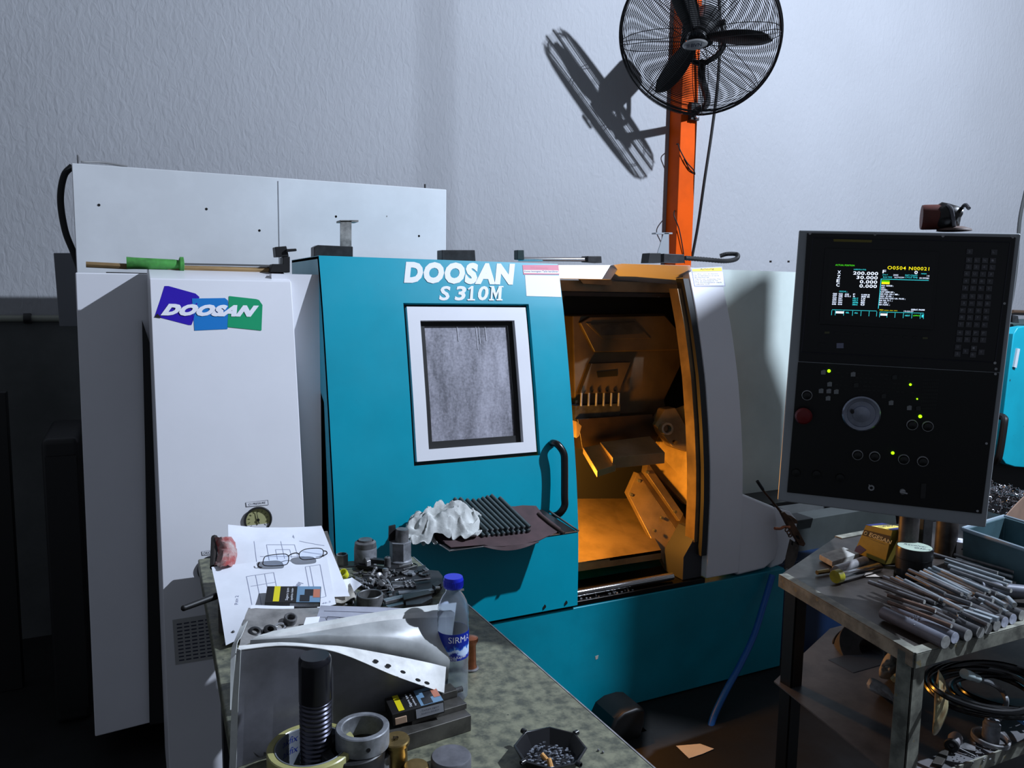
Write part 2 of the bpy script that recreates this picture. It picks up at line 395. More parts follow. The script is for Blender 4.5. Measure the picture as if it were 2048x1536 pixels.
mb = MB(); extr(mb, [(yp(z)+.0006, z) for z in fr(DZ0, DZ1, 20)] + [(2.95, DZ1), (2.95, 1.50), (2.45, 1.2), (2.36, DZ0)], DX0, DX0+.012); mb.build('door_side', TEAL, DOOR)
mb = MB(); mb.box((DX0, 2.502, DZ1-.012), (DX1, 2.95, DZ1)); mb.build('door_top', TEAL, DOOR, bevel=.002)
# window: raised white frame, dark seal, glass
mb = MB(); i_ = .004
fsheet(mb, [wx0+.012, gx0, gx1, wx1-.012], sorted(fr(wz0+.012, gz0, 2)+fr(gz0, gz1, 10)[1:]+fr(gz1, wz1-.012, 2)[1:]), -.004, lambda x, z: gx0 < x < gx1 and gz0 < z < gz1)
mb.build('window_frame', WHITE, DOOR, solid=.022, soff=-1, bevel=.002)
mb = MB(); fsheet(mb, [wx0-.004, gx0+.02, gx1-.02, wx1+.004], sorted(fr(wz0-.004, gz0+.02, 2)+fr(gz0+.02, gz1-.02, 8)[1:]+fr(gz1-.02, wz1+.004, 2)[1:]), -.024, lambda x, z: gx0+.02 < x < gx1-.02 and gz0+.02 < z < gz1-.02)
mb.build('window_seal', RUBBER, DOOR, solid=.006, soff=-1)
def misty():
    m = mat('misted_glass', (.64, .60, .64), .35, spec=.6)
    nt = m.node_tree; b = nt.nodes['Principled BSDF']; tc = nt.nodes.new('ShaderNodeTexCoord'); mp = nt.nodes.new('ShaderNodeMapping'); mp.inputs['Scale'].default_value = (3.2, 3.2, .7)
    n = nt.nodes.new('ShaderNodeTexNoise'); n.inputs['Scale'].default_value = 4; n.inputs['Detail'].default_value = 9; n.inputs['Roughness'].default_value = .75
    n2 = nt.nodes.new('ShaderNodeTexNoise'); n2.inputs['Scale'].default_value = 130; n2.inputs['Detail'].default_value = 2
    r = nt.nodes.new('ShaderNodeValToRGB'); r.color_ramp.elements[0].position = .33; r.color_ramp.elements[1].position = .68
    r.color_ramp.elements[0].color = (.13, .13, .15, 1); r.color_ramp.elements[1].color = (.42, .41, .47, 1)
    ma = nt.nodes.new('ShaderNodeMath'); ma.operation = 'MULTIPLY_ADD'; ma.inputs[1].default_value = .35
    L = nt.links.new
    L(tc.outputs['Object'], mp.inputs['Vector']); L(mp.outputs['Vector'], n.inputs['Vector']); L(tc.outputs['Object'], n2.inputs['Vector'])
    ms = nt.nodes.new('ShaderNodeMath'); ms.operation = 'SUBTRACT'; ms.inputs[1].default_value = .5; L(n2.outputs['Fac'], ms.inputs[0])
    L(ms.outputs[0], ma.inputs[0]); L(n.outputs['Fac'], ma.inputs[2]); L(ma.outputs[0], r.inputs['Fac']); L(r.outputs['Color'], b.inputs['Base Color'])
    return m
mb = MB(); fsheet(mb, [gx0-.01, gx1+.01], fr(gz0-.01, gz1+.01, 10), -.030); mb.build('window_glass', misty(), DOOR, solid=.005, soff=-1)
for x_, l_ in ((.40, .05), (.60, .08), (.63, .06), (.70, .05)):
    b = MB(); xx = gx0+(gx1-gx0)*x_; b.tube([(xx, yp(gz1-.02)+.029, gz1-.02), (xx+.002, yp(gz1-.02-l_)+.029, gz1-.02-l_)], .0012, 5)
    b.build('drip_mark', mat('dried_drips', (.90, .90, .93), .5), DOOR)
# lettering on the door
b = MB(); ftext(b, 'DOOSAN', ((808,566),(1028,570),(1030,527),(810,523)), .0012, shear=.06, offset=.065, space=1.12)
LETW = mat('vinyl_white', (.90, .90, .93), .5)
b.build('door_lettering', LETW, DOOR, smooth=0)
b = MB()
for ch, x0, x1 in (('S', 878, 899), ('3', 909, 931), ('0', 955, 976)): ftext(b, ch, ((x0,601),(x1,601),(x1+2,572),(x0+2,572)), .0012, shear=.08, offset=.03)
for q in ([(935,601),(950,601),(950,598),(935,598)], [(939.5,600),(945.5,600),(947,572),(942,572)], [(936,577),(943,572),(943,576),(937,580)],
          [(978,601),(988,601),(988,598),(978,598)], [(993,601),(1005,601),(1005,598),(993,598)], [(981,600),(984.5,600),(986.5,572),(983,572)], [(996,600),(1002,600),(1004,572),(998,572)],
          [(983,575),(983,572),(988,572),(993,590),(991,598)], [(991,598),(990,591),(998,572),(1001,572),(1000,576)], [(980,572),(987,572),(987,574.5),(980,574.5)], [(999,572),(1007,572),(1007,574.5),(999,574.5)]):
    fpoly(b, q, .0013+.00004*len(b.v)/4)
b.build('door_lettering', LETW, DOOR, smooth=0)
b = MB(); fpoly(b.use(0), [(1045,530),(1117,530),(1119,549),(1047,549)], .0010); fpoly(b.use(1), [(1047,540),(1117,541),(1118,547),(1048,546)], .0013)
fpoly(b.use(1), [(1050,550),(1119,551),(1123,594),(1053,592)], .0010)
ftext(b.use(0), 'Warnung', ((1062,539),(1097,539),(1097,533),(1062,533)), .0013); ftext(b.use(2), 'Keine bewegten Teile berühren', ((1049,545),(1116,546),(1116,541),(1049,541)), .0016)
b.build('warning_sticker', [mat('sticker_pink', (.80, .42, .50), .5), LETW, INK], DOOR, smooth=0)
# handle
h = [onF(1106, 886, .0), onF(1106, 886, .018), onF(1115, 889, .04), onF(1127, 906, .05), onF(1129, 930, .05), onF(1129, 990, .05), onF(1129, 1012, .05), onF(1120, 1026, .045), onF(1111, 1031, .02), onF(1109, 1031, 0)]
MB().tube(bez(h, 5), .0125, 14).build('door_handle', mat('black_plastic_gloss', (.05, .05, .055), .28), DOOR)
each(lambda b, p: b.cyl(onF(*p, .0012), onF(*p, -.003), .0075, n=16), ((1088,1213),(1131,1205)), 'bolt_hole', HOLE, DOOR)

# ---------------- tops, rails and brackets along the roof of the lathe
MB().box((.60, 2.62, 1.56), (2.9, 3.05, 1.645)).build('roof', GREYP, LATHE, bevel=.003)
b = MB(); b.prism([onY(1112, 530, 2.52), onY(1242, 530, 2.52), onY(1222, 559, 2.50), onY(1118, 557, 2.50)], (0, .05, 0)); b.build('top_rail', WHITE, LATHE, bevel=.002)
MB().cyl(onY(1035, 518, 2.6), onY(1190, 519, 2.6), .008, n=14).build('guide_rod', CHROME, LATHE)
def blk(name, q, Y, dy, m, bev=.002): return MB().prism([onY(x, y, Y) for x, y in q], (0, dy, 0)).build(name, m, LATHE, bevel=bev)
blk('roller_bracket', [(628,494),(636,490),(706,493),(706,522),(628,520)], 2.58, .05, BLACKM)
blk('roller_bracket', [(884,500),(950,500),(952,528),(884,526)], 2.58, .05, BLACKM)
blk('door_stop', [(1035,500),(1048,500),(1049,520),(1035,519)], 2.56, .03, mat('dark_green_block', (.08, .17, .17), .5))
blk('rod_end_block', [(1176,512),(1203,512),(1204,526),(1176,524)], 2.58, .05, BLACKM)
blk('switch_block', [(550,494),(573,492),(578,513),(552,514)], 2.56, .05, BLACK)
blk('switch_block', [(544,528),(566,528),(566,514),(580,513),(580,545),(540,544)], 2.56, .06, BLACK)
blk('switch_lever', [(573,498),(593,497),(594,502),(573,504)], 2.55, .02, BLACKM)
b = MB(); b.prism([onY(x, y, 2.75) for x, y in ((681,442),(703,442),(703,530),(681,530))], (0, .006, 0)); b.prism([onY(x, y, 2.75) for x, y in ((681,440),(717,440),(717,444),(681,444))], (0, .06, 0))
b.build('angle_bracket', mat('flaking_paint', (.62, .60, .58), .7, col2=(.20, .20, .19), vscale=14), LATHE)
b = MB(); b.prism([onY(x, y, 2.72) for x, y in ((1327,468),(1330,466),(1338,466),(1338,510),(1314,510))], (0, .004, 0)); b.prism([onY(x, y, 2.72) for x, y in ((1312,465),(1345,465),(1345,468),(1312,468))], (0, .03, 0))
b.build('angle_bracket', mat('galvanised_sheet', (.66, .68, .70), .4, .6), LATHE)
blk('switch_block', [(1299,506),(1322,506),(1322,526),(1296,526)], 2.56, .05, BLACK)
blk('limit_switch', [(1328,507),(1369,509),(1369,526),(1328,525)], 2.56, .05, BLACKM)
b = MB(); pts = bez([onY(1370, 516, 2.6), onY(1410, 519, 2.62), onY(1450, 522, 2.66), onY(1472, 518, 2.7), onY(1474, 509, 2.74), onY(1455, 508, 2.78), onY(1440, 512, 2.8)], 14)
b.tube(pts, [.0105 if i % 2 else .0085 for i in range(len(pts))], 10); b.build('corrugated_conduit', RUBBER, LATHE)
each(lambda b, p: b.cyl(onY(*p, 2.55), onY(*p, 2.55)+Vector((0, 0, .008)), .005, n=10), ((1541,525),(1577,525)), 'bolt', BLACKM, LATHE)

# ---------------- fixed front to the right of the opening
PX0, PX1 = 1.992, 2.155
FACE_[0] = PROFP
mb = MB(); extr(mb, [(yp(z), z) for z in fr(.455, 1.664, 24)] + [(yp(z)+.045, z) for z in fr(1.664, .455, 24)], PX0, PX1)
FIX = mb.build('fixed_front_panel', WHITE, LATHE, bevel=.005, seg=3)
# opening frame: gasket, chamfered foot
mb = MB(); extr(mb, [(yp(z)+.004, z) for z in fr(.55, 1.62, 20)] + [(yp(z)+.05, z) for z in fr(1.62, .55, 20)], 1.962, 1.988); mb.build('door_gasket', mat('gasket', (.13, .14, .15), .6), LATHE)
mb = MB(); extr(mb, [(yp(z)+.03, z) for z in fr(.60, 1.58, 20)] + [(yp(z)+.085, z) for z in fr(1.58, .60, 20)], 1.945, 1.963); mb.build('opening_frame', DIRTY, LATHE)
MB().prism([(1.90, 2.33, .452), (1.991, 2.33, .452), (1.991, 2.33, .64), (1.965, 2.33, .64), (1.90, 2.33, .545)], (0, .12, 0)).build('frame_foot', mat('foot_dark', (.22, .22, .23), .5), LATHE, bevel=.003)
# housing above the opening: sloping face turned to the work space
q = [onY(1244,527,2.44), onY(1381,531,2.44), onY(1388,572,2.60), onY(1236,560,2.60)]
b = MB(); b.add(q + [Vector((v.x, 2.66, 1.655)) for v in q[:2]]+[Vector((v.x, 2.66, v.z)) for v in q[2:]], [(3,2,1,0),(4,5,6,7),(0,1,5,4),(1,2,6,5),(2,3,7,6),(3,0,4,7)]); b.build('header_housing', WHITE, LATHE, bevel=.002)
# caution sticker
b = MB(); fpoly(b.use(0), [(1382,536),(1444,533),(1451,573),(1389,573)], .0010); fpoly(b.use(1), [(1384,538),(1443,535),(1444,542),(1385,543)], .0014); fpoly(b.use(2), [(1386,545),(1445,543),(1449,571),(1390,571)], .0014)
ftext(b.use(3), 'Achtung', ((1400,541),(1428,540),(1428,536),(1400,537)), .0018)
for k in range(7):
    y = 547+k*3.4; ftext(b.use(3), ['Zu öffnen, wenn die Maschine', 'die Sicherheitstür erreicht', 'die Maschine leer', 'Öffnen der laufenden Tür', 'kann die automatische Tür', 'Die Sicherheitstür nach', 'eingeschaltet werden'][k], ((1388+k*.6, y+2.2), (1388+k*.6+[48,50,30,52,46,52,28][k], y+1.7), (1388+k*.6+[48,50,30,52,46,52,28][k], y-.6), (1388+k*.6, y)), .0018)
b.build('caution_sticker', [mat('sticker_grey', (.62, .63, .72), .5), mat('sticker_yellow', (.93, .78, .10), .5), LETW, INK], FIX, smooth=0)
FACE_[0] = PROF
# recessed right panel, ledge, lower cover and end
MB().prism([(2.165, 2.53, .69), (2.9, 2.53, .69), (2.9, 2.56, 1.664), (2.165, 2.56, 1.664)], (0, .05, 0)).build('recessed_front_panel', mat('pale_green_enamel', (.76, .80, .78), .4, var=.06, vscale=4), LATHE)
MB().prism([onY(1480, 985, 2.31), onY(1552, 1015, 2.31), onY(1560, 1090, 2.31), onY(1552, 1120, 2.31), onY(1530, 1138, 2.31), onY(1474, 1152, 2.31)], (0, .24, 0)).build('lower_cover', WHITE, LATHE, bevel=.012, seg=4)
MB().prism([onY(1552, 1016, 2.34), onY(1580, 1022, 2.34), onY(1596, 1040, 2.34), onY(1590, 1095, 2.34), onY(1565, 1128, 2.34), onY(1540, 1138, 2.34)], (0, .25, 0)).build('lower_cover_end', WHITE, LATHE, bevel=.008)
MB().box((2.17, 2.36, .685), (2.75, 2.54, .70)).build('ledge', BLACKM, LATHE)
MB().prism([onY(1592,1042,2.45), onY(1790,1010,2.45), onY(1800,1120,2.45), onY(1590,1140,2.45)], (0, .1, 0)).build('end_cover', mat('grey_green_sheet', (.26, .28, .275), .35, .1, var=.15, vscale=4), LATHE, bevel=.004)

# ---------------- work space behind the door
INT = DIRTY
def quad(mb, pts, off=(0, .02, 0)): return mb.prism([onY(x, y, Y) for x, y, Y in pts], off)
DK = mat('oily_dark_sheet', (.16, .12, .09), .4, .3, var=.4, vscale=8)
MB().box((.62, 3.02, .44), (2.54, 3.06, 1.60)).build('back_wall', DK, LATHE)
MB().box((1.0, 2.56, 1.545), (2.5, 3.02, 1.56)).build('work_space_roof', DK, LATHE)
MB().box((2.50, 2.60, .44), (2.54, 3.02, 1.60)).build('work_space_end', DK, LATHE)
MB().prism([(.60, 2.335, .45), (.60, 3.02, .45), (.60, 3.02, 1.56), (.60, 2.50, 1.56), (.60, 2.40, 1.1)], (.02, 0, 0)).build('work_space_end', DK, LATHE)  # unseen plate added to stop work light leaking past the door
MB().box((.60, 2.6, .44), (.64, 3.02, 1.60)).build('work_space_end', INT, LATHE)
b = MB(); quad(b, [(1120,560,2.60),(1370,566,2.60),(1372,586,2.60),(1120,582,2.60)]); b.build('inner_header', INT, LATHE)
b = MB(); quad(b, [(1158,557,2.57),(1224,560,2.57),(1224,571,2.57),(1166,567,2.57)], (0, .01, 0)); b.build('lamp_bracket', INT, LATHE)
# chute (sloping floor plate) and its front
b = MB(); b.prism([onY(1100,985,2.95), onY(1262,985,2.95), onY(1322,1100,2.45), onY(1110,1132,2.45)], (0, 0, -.012)); b.prism([onY(1110,1132,2.45), onY(1322,1100,2.45), onY(1322,1118,2.45), onY(1110,1150,2.45)], (0, .01, 0))
b.build('chip_chute', INT, LATHE)
b = MB()
random.seed(3)
for i in range(40):
    px, py = random.uniform(1165, 1290), random.uniform(995, 1090); t = (py-985)/(1132-985); Y = 2.95-.5*t
    c = onY(px, py, Y-.008); b.box(c-Vector((.0015, .0015, .001)), c+Vector((random.uniform(.001, .004), .002, .001)))
b.build('metal_chips', STEEL, LATHE)['kind'] = 'stuff'
# way cover running down to the right
b = MB(); b.prism([onY(1275,945,2.72), onY(1256,988,2.70), onY(1340,1150,2.42), onY(1384,1150,2.42), onY(1384,1108,2.43)], (0, .03, 0)); b.build('way_cover', INT, LATHE, bevel=.003)
b = MB(); b.prism([onY(1275,945,2.72), onY(1384,1108,2.43), onY(1406,1092,2.47), onY(1310,940,2.80)], (0, .02, -.03)); b.build('way_cover', INT, LATHE, bevel=.003)
b = MB(); b.prism([onY(1296,925,2.74), onY(1367,1028,2.55), onY(1360,1043,2.53), onY(1293,945,2.70)], (0, .04, -.01)); b.build('way_wiper', INT, LATHE, bevel=.002)
each(lambda b, p: b.cyl(onY(p[0], p[1], p[2]-.012), onY(p[0], p[1], p[2]-.012)+Vector((.003, .014, 0)), .006, n=12),
     ((1279,962,2.70),(1264,990,2.69),(1325,1036,2.56),(1311,1062,2.54),(1296,945,2.70),(1352,1024,2.55)), 'screw', STEELD, LATHE)
# tail wall lit by the work lamp
b = MB(); b.prism([onY(1330,830,2.76), onY(1408,800,2.58), onY(1412,1000,2.53), onY(1372,1010,2.62), onY(1300,935,2.76)], (0, .03, 0)); b.build('tail_guard', mat('greasy_yellow_sheet', (.70, .58, .36), .42, .2, var=.25, vscale=7), LATHE, bevel=.002)
b = MB(); b.prism([onY(1310,850,2.70), onY(1330,818,2.69), onY(1352,815,2.67), onY(1388,880,2.60), onY(1375,905,2.60), onY(1345,895,2.64)], (0, .05, 0)); b.build('steady_arm', DIRTY, LATHE, bevel=.006)
c = onY(1328,856,2.66); MB().ring(c, (-.35, -1, .1), .026, .017, .05).build('steady_roller', STEEL, LATHE)
c = onY(1352,885,2.61); MB().cyl(c, c+Vector((.005, .02, 0)), .008, n=12).build('screw', BRASS, LATHE)
# turret cover, tool plate and slide
b = MB(); b.prism([onY(x, y, 2.78) for x, y in ((1145,630),(1330,627),(1376,685),(1372,712),(1330,800),(1335,830),(1150,830))], (0, .22, 0)); TUR = b.build('turret_cover', mat('turret_beige', (.30, .25, .19), .4, .1, var=.25, vscale=6), LATHE, bevel=.008)
b = MB(); b.prism([onY(x, y, 2.765) for x, y in ((1160,645),(1180,633),(1330,630),(1376,682),(1372,700),(1190,705))], (0, .03, 0)); b.build('turret_lid', MATS['turret_beige'], TUR, bevel=.006)
b = MB(); b.prism([onY(x, y, 2.762) for x, y in ((1172,646),(1270,643),(1302,677),(1206,679))], (0, .006, 0)); b.build('lid_frame', MATS['turret_beige'], TUR, bevel=.002)
b = MB(); b.prism([onY(x, y, 2.758) for x, y in ((1182,649),(1266,646),(1286,667),(1202,671))], (0, .006, 0)); b.build('lid_window', BLACKM, TUR)
b = MB(); b.prism([onY(x, y, 2.755) for x, y in ((1183,727),(1262,724),(1238,784),(1160,788))], (0, .03, 0)); b.build('tool_plate', MATS['turret_beige'], TUR, bevel=.002)
b = MB(); b.prism([onY(x, y, 2.752) for x, y in ((1194,744),(1234,740),(1235,752),(1196,755))], (0, .006, 0)); b.build('plate_slot', HOLE, TUR)
each(lambda b, i: b.cyl(onY(1170+15*i, 783-i*.5, 2.752), onY(1170+15*i, 783-i*.5, 2.757), .003, n=8), range(5), 'screw_hole', HOLE, TUR)
for i in range(6):
    px = 1163+15*i; b = MB(); b.cyl(onY(px, 786, 2.74), onY(px-1, 812, 2.73), .0045, n=10); b.build('tool_holder', STEEL, TUR)
b = MB(); b.box(onY(1150,812,2.74), onY(1240,835,2.74)+Vector((0, .1, 0))); b.build('tool_block', BLACKM, TUR)
b = MB(); b.prism([onY(x, y, 2.72) for x, y in ((1155,838),(1305,828),(1318,870),(1310,890),(1165,900))], (0, .2, 0)); b.build('cross_slide', DK, LATHE, bevel=.003)
b = MB(); b.prism([onY(1168,893,2.62), onY(1215,940,2.50), onY(1228,917,2.52), onY(1222,905,2.56)], (0, .02, .0)); 
b = MB()
def stepbox(mb, q, Yf, Yb, h):
    """a long block seen from above: pixel quad of its top, front and back depth"""
    P = [onY(q[0][0], q[0][1], Yb), onY(q[1][0], q[1][1], Yb), onY(q[2][0], q[2][1], Yf), onY(q[3][0], q[3][1], Yf)]
    return mb.prism(P, (0, 0, -h))
stepbox(b, [(1166,895),(1200,888),(1232,930),(1194,942)], 2.48, 2.66, .025); stepbox(b, [(1200,884),(1300,872),(1330,905),(1225,915)], 2.50, 2.66, .045)
b.build('chuck_guard', INT, LATHE, bevel=.002)
b = MB(); b.prism([onY(x, y, 2.60) for x, y in ((1153,843),(1163,852),(1158,872),(1153,876))], (0, .03, 0)); b.build('guard_corner', INT, LATHE)
# ------------------------------------------------------------------ operator panel
PN = Vector((-sin(radians(46))*cos(radians(4.5)), -cos(radians(46))*cos(radians(4.5)), -sin(radians(4.5))))
PC = CAM + Vector((sin(radians(52.5)), cos(radians(52.5)), 0))*1.9
PC = onP(1790, 750, PC, PN)
def PD(px, py, d=0.0): return onP(px, py, PC+PN*d, PN)
CP = thing('control_panel', 'tall grey operator console with lit screen, keypad and dark knob panel beside the lathe', 'control panel', PC)
GREYC = mat('console_grey', (.60, .615, .63), .4, var=.05, vscale=6)
PBLK = mat('console_black', (.035, .035, .05), .30, var=.25, vscale=5)
PBLK2 = mat('console_black_lower', (.035, .037, .037), .42, var=.3, vscale=8)
OUT = [(1598,460),(2043,467),(1972,1056),(1555,1002)]
def dface(mb, pts, d):
    P = [PD(x, y, d) for x, y in pts]; n = Vector()
    for i in range(len(P)): n += P[i].cross(P[(i+1) % len(P)])
    return mb.add(P if n.dot(PN) > 0 else P[::-1], [list(range(len(P)))])
def dslab(mb, pts, d0, d1): return mb.prism([PD(x, y, d0) for x, y in pts], PN*(d1-d0))
def dtext(mb, body, quad, d, **k):
    vs, fs = textmesh(body, 1.0, **k); x0, x1 = min(v.x for v in vs), max(v.x for v in vs); y0, y1 = min(v.y for v in vs), max(v.y for v in vs)
    ll, lr, ur, ul = [Vector(q).to_2d() for q in quad]; out = []
    for v in vs:
        a, b = (v.x-x0)/(x1-x0), (v.y-y0)/max(1e-6, y1-y0); q = (ll*(1-a)+lr*a)*(1-b)+(ul*(1-a)+ur*a)*b; out.append(PD(q.x, q.y, d))
    return mb.add(out, fs)
P0 = [PD(x, y, 0) for x, y in OUT]
ex = (P0[1]-P0[0]).normalized(); ey = PN.cross(ex).normalized()
HS = MB().prism(P0, PN*-.22).build('housing', GREYC, CP, bevel=.004)
UPQ = [(1614,466),(2031,474),(1999,744),(1597,722)]
LOQ = [(1596,724),(1998,746),(1963,1027),(1574,984)]
UP_ = MB(); dslab(UP_, UPQ, 0, .004); UP_ = UP_.build('upper_panel', PBLK, CP, bevel=.001)
LO_ = MB(); dslab(LO_, LOQ, 0, .003); LO_ = LO_.build('lower_panel', PBLK2, CP, bevel=.001)
b = MB()
T = lambda a, c: b.tube([PD(*a, .005), PD(*c, .005)], .0012, 6)
T((1626,475),(2021,484)); T((2021,484),(1990,725)); T((1603,704),(1990,725)); T((1626,475),(1603,704))
b.build('panel_trim', mat('trim_dark', (.16, .16, .19), .35, .4), UP_)
each(lambda b, p: b.cyl(PD(*p, .003), PD(*p, .007), .0028, n=10), [(1620,467),(1750,469),(1886,472),(2026,474),(1990,726),(1992,738)], 'screw', STEEL, UP_)
each(lambda b, p: b.cyl(PD(*p, .003), PD(*p, .007), .0026, n=10), [(1991,748),(2009,607),(1973,887),(1955,1022)], 'screw', STEEL, LO_)
b = MB(); dslab(b, [(1667,478),(1744,480),(1743,485),(1667,483)], .004, .006); b.build('strip_label', mat('label_dim_yellow', (.42, .38, .14), .6), UP_)
# screen
b = MB(); dslab(b, [(1650,496),(1878,503),(1866,660),(1638,648)], .004, .009); b.build('screen_bezel', mat('bezel_black', (.05, .05, .06), .35), UP_, bevel=.001)
b = MB(); dslab(b, [(1659,503),(1871,510),(1860,652),(1648,640)], .0085, .0095); SCR = b.build('screen', mat('screen_glass', (.012, .013, .022), .22), CP)
def em(n, c, s): return mat('lit_'+n, (.02, .02, .02), .5, emit=c, estr=s)
sm = MB(); q_ = lambda x, y: (1640+x/8.533, 500+y/8.533)
def st(body, x, y, w, h, i, **k):
    """text on the screen, crop pixels: lower left corner, width and height"""
    f = lambda a, c: q_(x+a*w+c*h*.09, y+a*w*.03-c*h); dtext(sm.use(i), body, (f(0,0), f(1,0), f(1,1), f(0,1)), .0100, **k)
def sr(x, y, w, h, i):
    f = lambda a, c: q_(x+a*w+c*h*.09, y+a*w*.03-c*h); dface(sm.use(i), [f(0,0), f(1,0), f(1,1), f(0,1)], .0099)
st('ACTUAL POSITION', 262, 268, 325, 26, 1); st('O0504 N00021', 1150, 330, 712, 58, 2, offset=.01, space=1.15)
for body, x, y in (('X', 297, 405), ('Z', 290, 480), ('E', 280, 552), ('C', 276, 622)): st(body, x, y, 56, 54, 0, offset=.015)
for body, x, y, w in (('200.000', 565, 420, 425), ('30.000', 622, 494, 360), ('0.000', 678, 568, 296), ('0.000', 670, 640, 298)): st(body, x, y, w, 56, 0, offset=.02, space=1.1)
st('(ABSOLUTE)', 575, 346, 210, 26, 3); st('F', 1066, 396, 58, 56, 0, offset=.01); st('0', 1610, 410, 55, 56, 0, offset=.02); st('MM/M', 1728, 416, 86, 22, 3)
st('JOG F', 1066, 436, 90, 24, 3); st('2000', 1250, 440, 84, 26, 0); st('PART COUNT', 1452, 444, 212, 26, 3); st('15', 1826, 456, 40, 26, 0)
st('RUN TIME', 1076, 474, 152, 24, 3); st('1627H33M', 1268, 478, 165, 24, 0); st('CYCLE TIME', 1452, 480, 212, 26, 3); st('0H 0M58S', 1696, 492, 165, 26, 0)
sr(1045, 500, 810, 9, 3); sm.use(3); dface(sm, [q_(1038,490), q_(1048,490), q_(1000,1000), q_(990,1000)], .0099)
sr(1050, 580, 136, 36, 2); sr(1052, 545, 136, 30, 4)
for k, (t_, w_) in enumerate((('N21 G0028 ;', 205), ('G00 ;', 72), ('T0300 ;', 120), ('G97 S800 M3 ;', 240), ('G0 X22. Z0.1 M8 ;', 320), ('G01 Z-20. ;', 230), ('G72 P22 Q26 U0. F0.05 ;', 440), ('G0 X0. Z-1. ;', 225), ('G1 Z0. ;', 168), ('G0 X200. ;', 190))):
    st(t_, 1046-k*5, 622+k*36, w_, 27, 0, offset=.02)
st('MODAL ;', 330, 722, 140, 28, 3)
for k, (a, c) in enumerate((('G00', 'G22'), ('G97', 'G80'), ('G69', 'G67'), ('G99', 'G54'), ('G21', 'G64'), ('G40', 'G18'))):
    st(a, 218-k*3, 760+k*35, 70, 26, 0, offset=.02); st(c, 318-k*3, 762+k*35, 70, 26, 0, offset=.02)
st('G25', 424, 768, 68, 26, 0, offset=.02); st('G13.1', 418, 800, 105, 26, 0, offset=.02)
for k, (a, c) in enumerate((('F', '0.1000 M'), ('S', '800 M'), ('HD.T', '3 M'), ('NX.T', '0'), ('SRPM', '800'), ('SMAX', '0'))):
    st(a, 565-k*3, 768+k*35, 34 if k < 2 else 92, 24, 0 if k < 2 else 3, offset=.02); st(c, 705-k*3, 776+k*34, 140 if k < 2 else 70, 26, 0, offset=.02)
st('MDI', 1016, 1034, 60, 22, 2); st('**** *** ***', 1092, 1038, 228, 16, 2); st('19:32:27', 1430, 1056, 165, 22, 0, offset=.01); st('OPERAT. PRGRM', 1552, 1030, 232, 26, 0, offset=.02)
for x, w in ((205, 762), (1018, 752)):
    sr(x, 1022 if x < 900 else 1060, w, 7, 3)
for x, y in ((200,1025),(262,1028),(405,1032),(556,1036),(700,1040),(838,1044),(968,1048),(1018,1062),(1146,1066),(1280,1070),(1422,1075),(1568,1080),(1712,1086),(1768,1090)): sr(x-8, y+86, 7, 84, 3)
sr(268, 1080, 138, 36, 0); sr(1030, 1118, 118, 36, 0); st('REL', 440, 1080, 58, 24, 3, offset=.02); st('ALL', 586, 1084, 60, 24, 3, offset=.02); st('NEXT', 1450, 1130, 86, 24, 3, offset=.02); st('(OPRT)', 1590, 1134, 112, 26, 1, offset=.02); sr(1732, 1150, 28, 48, 3)
TXT = sm.build('screen_text', [em('white', (.85, .90, 1), 1.5), em('green', (.35, 1, .15), 1.0), em('yellow', (1, .95, .1), 1.1), em('cyan', (.25, .9, .95), 1.0), em('lime', (.35, .9, .1), .8)], SCR, smooth=0)
# keypad
KEYM = mat('key_grey', (.30, .30, .32), .5, var=.15, vscale=60); c6 = lambda x, y: (1560+x/4.197, 400+y/4.197)
keys = [(1590,432),(1795,437)]
for (x, y) in ((1585,503),(1580,560),(1567,618),(1560,678),(1552,737),(1545,807),(1540,865),(1530,925),(1525,983),(1515,1042),(1508,1112),(1502,1168)):
    keys += [(x+k*66.5, y+k*1.5) for k in range(4)]
keys += [(1492,1233),(1625,1243),(1555,1268),(1688,1275),(1488,1290),(1617,1297)]
def key(b, k):
    x, y = k; w, h = 25, 22; dslab(b, [c6(x-w+2, y-h), c6(x+w+2, y-h+2), c6(x+w-2, y+h+2), c6(x-w-2, y+h)], .004, .0075)
random.seed(11); KINK = mat('key_legend', (.55, .55, .58), .6)
for k in keys:
    b = MB(); key(b.use(0), k); ch = random.choice('OPQRSTUVWXYZ0123456789GHIJKLMN'); x, y = k
    dtext(b.use(1), ch, (c6(x-9, y+9), c6(x+9, y+9), c6(x+9, y-9), c6(x-9, y-9)), .0079); b.build('key', [KEYM, KINK], UP_)
b = MB()
each(lambda b, p: dslab(b, [(p[0]-7, p[1]-4), (p[0]+8, p[1]-4), (p[0]+8, p[1]+4), (p[0]-7, p[1]+4)], .004, .006), [(1643,690)], 'button', mat('button_black', (.06, .06, .065), .4), UP_)
each(lambda b, p: dslab(b, [(p[0]-7, p[1]-5), (p[0]+7, p[1]-5), (p[0]+7, p[1]+5), (p[0]-7, p[1]+5)], .004, .007), [(1680,691)], 'button', mat('button_pale', (.45, .46, .55), .5), UP_)
each(lambda b, p: dslab(b, [(p[0]-5, p[1]-2), (p[0]+5, p[1]-2), (p[0]+5, p[1]+2), (p[0]-5, p[1]+2)], .004, .006), [(1654,665),(1850,676)], 'soft_key', mat('soft_key', (.30, .30, .20), .5), UP_)
each(lambda b, p: dslab(b, [(p[0]-5, p[1]-2), (p[0]+5, p[1]-2), (p[0]+5, p[1]+2), (p[0]-5, p[1]+2)], .004, .006), [(1674+19.5*k, 666+1.1*k) for k in range(9)], 'soft_key', mat('soft_key_dark', (.10, .10, .10), .5), UP_)
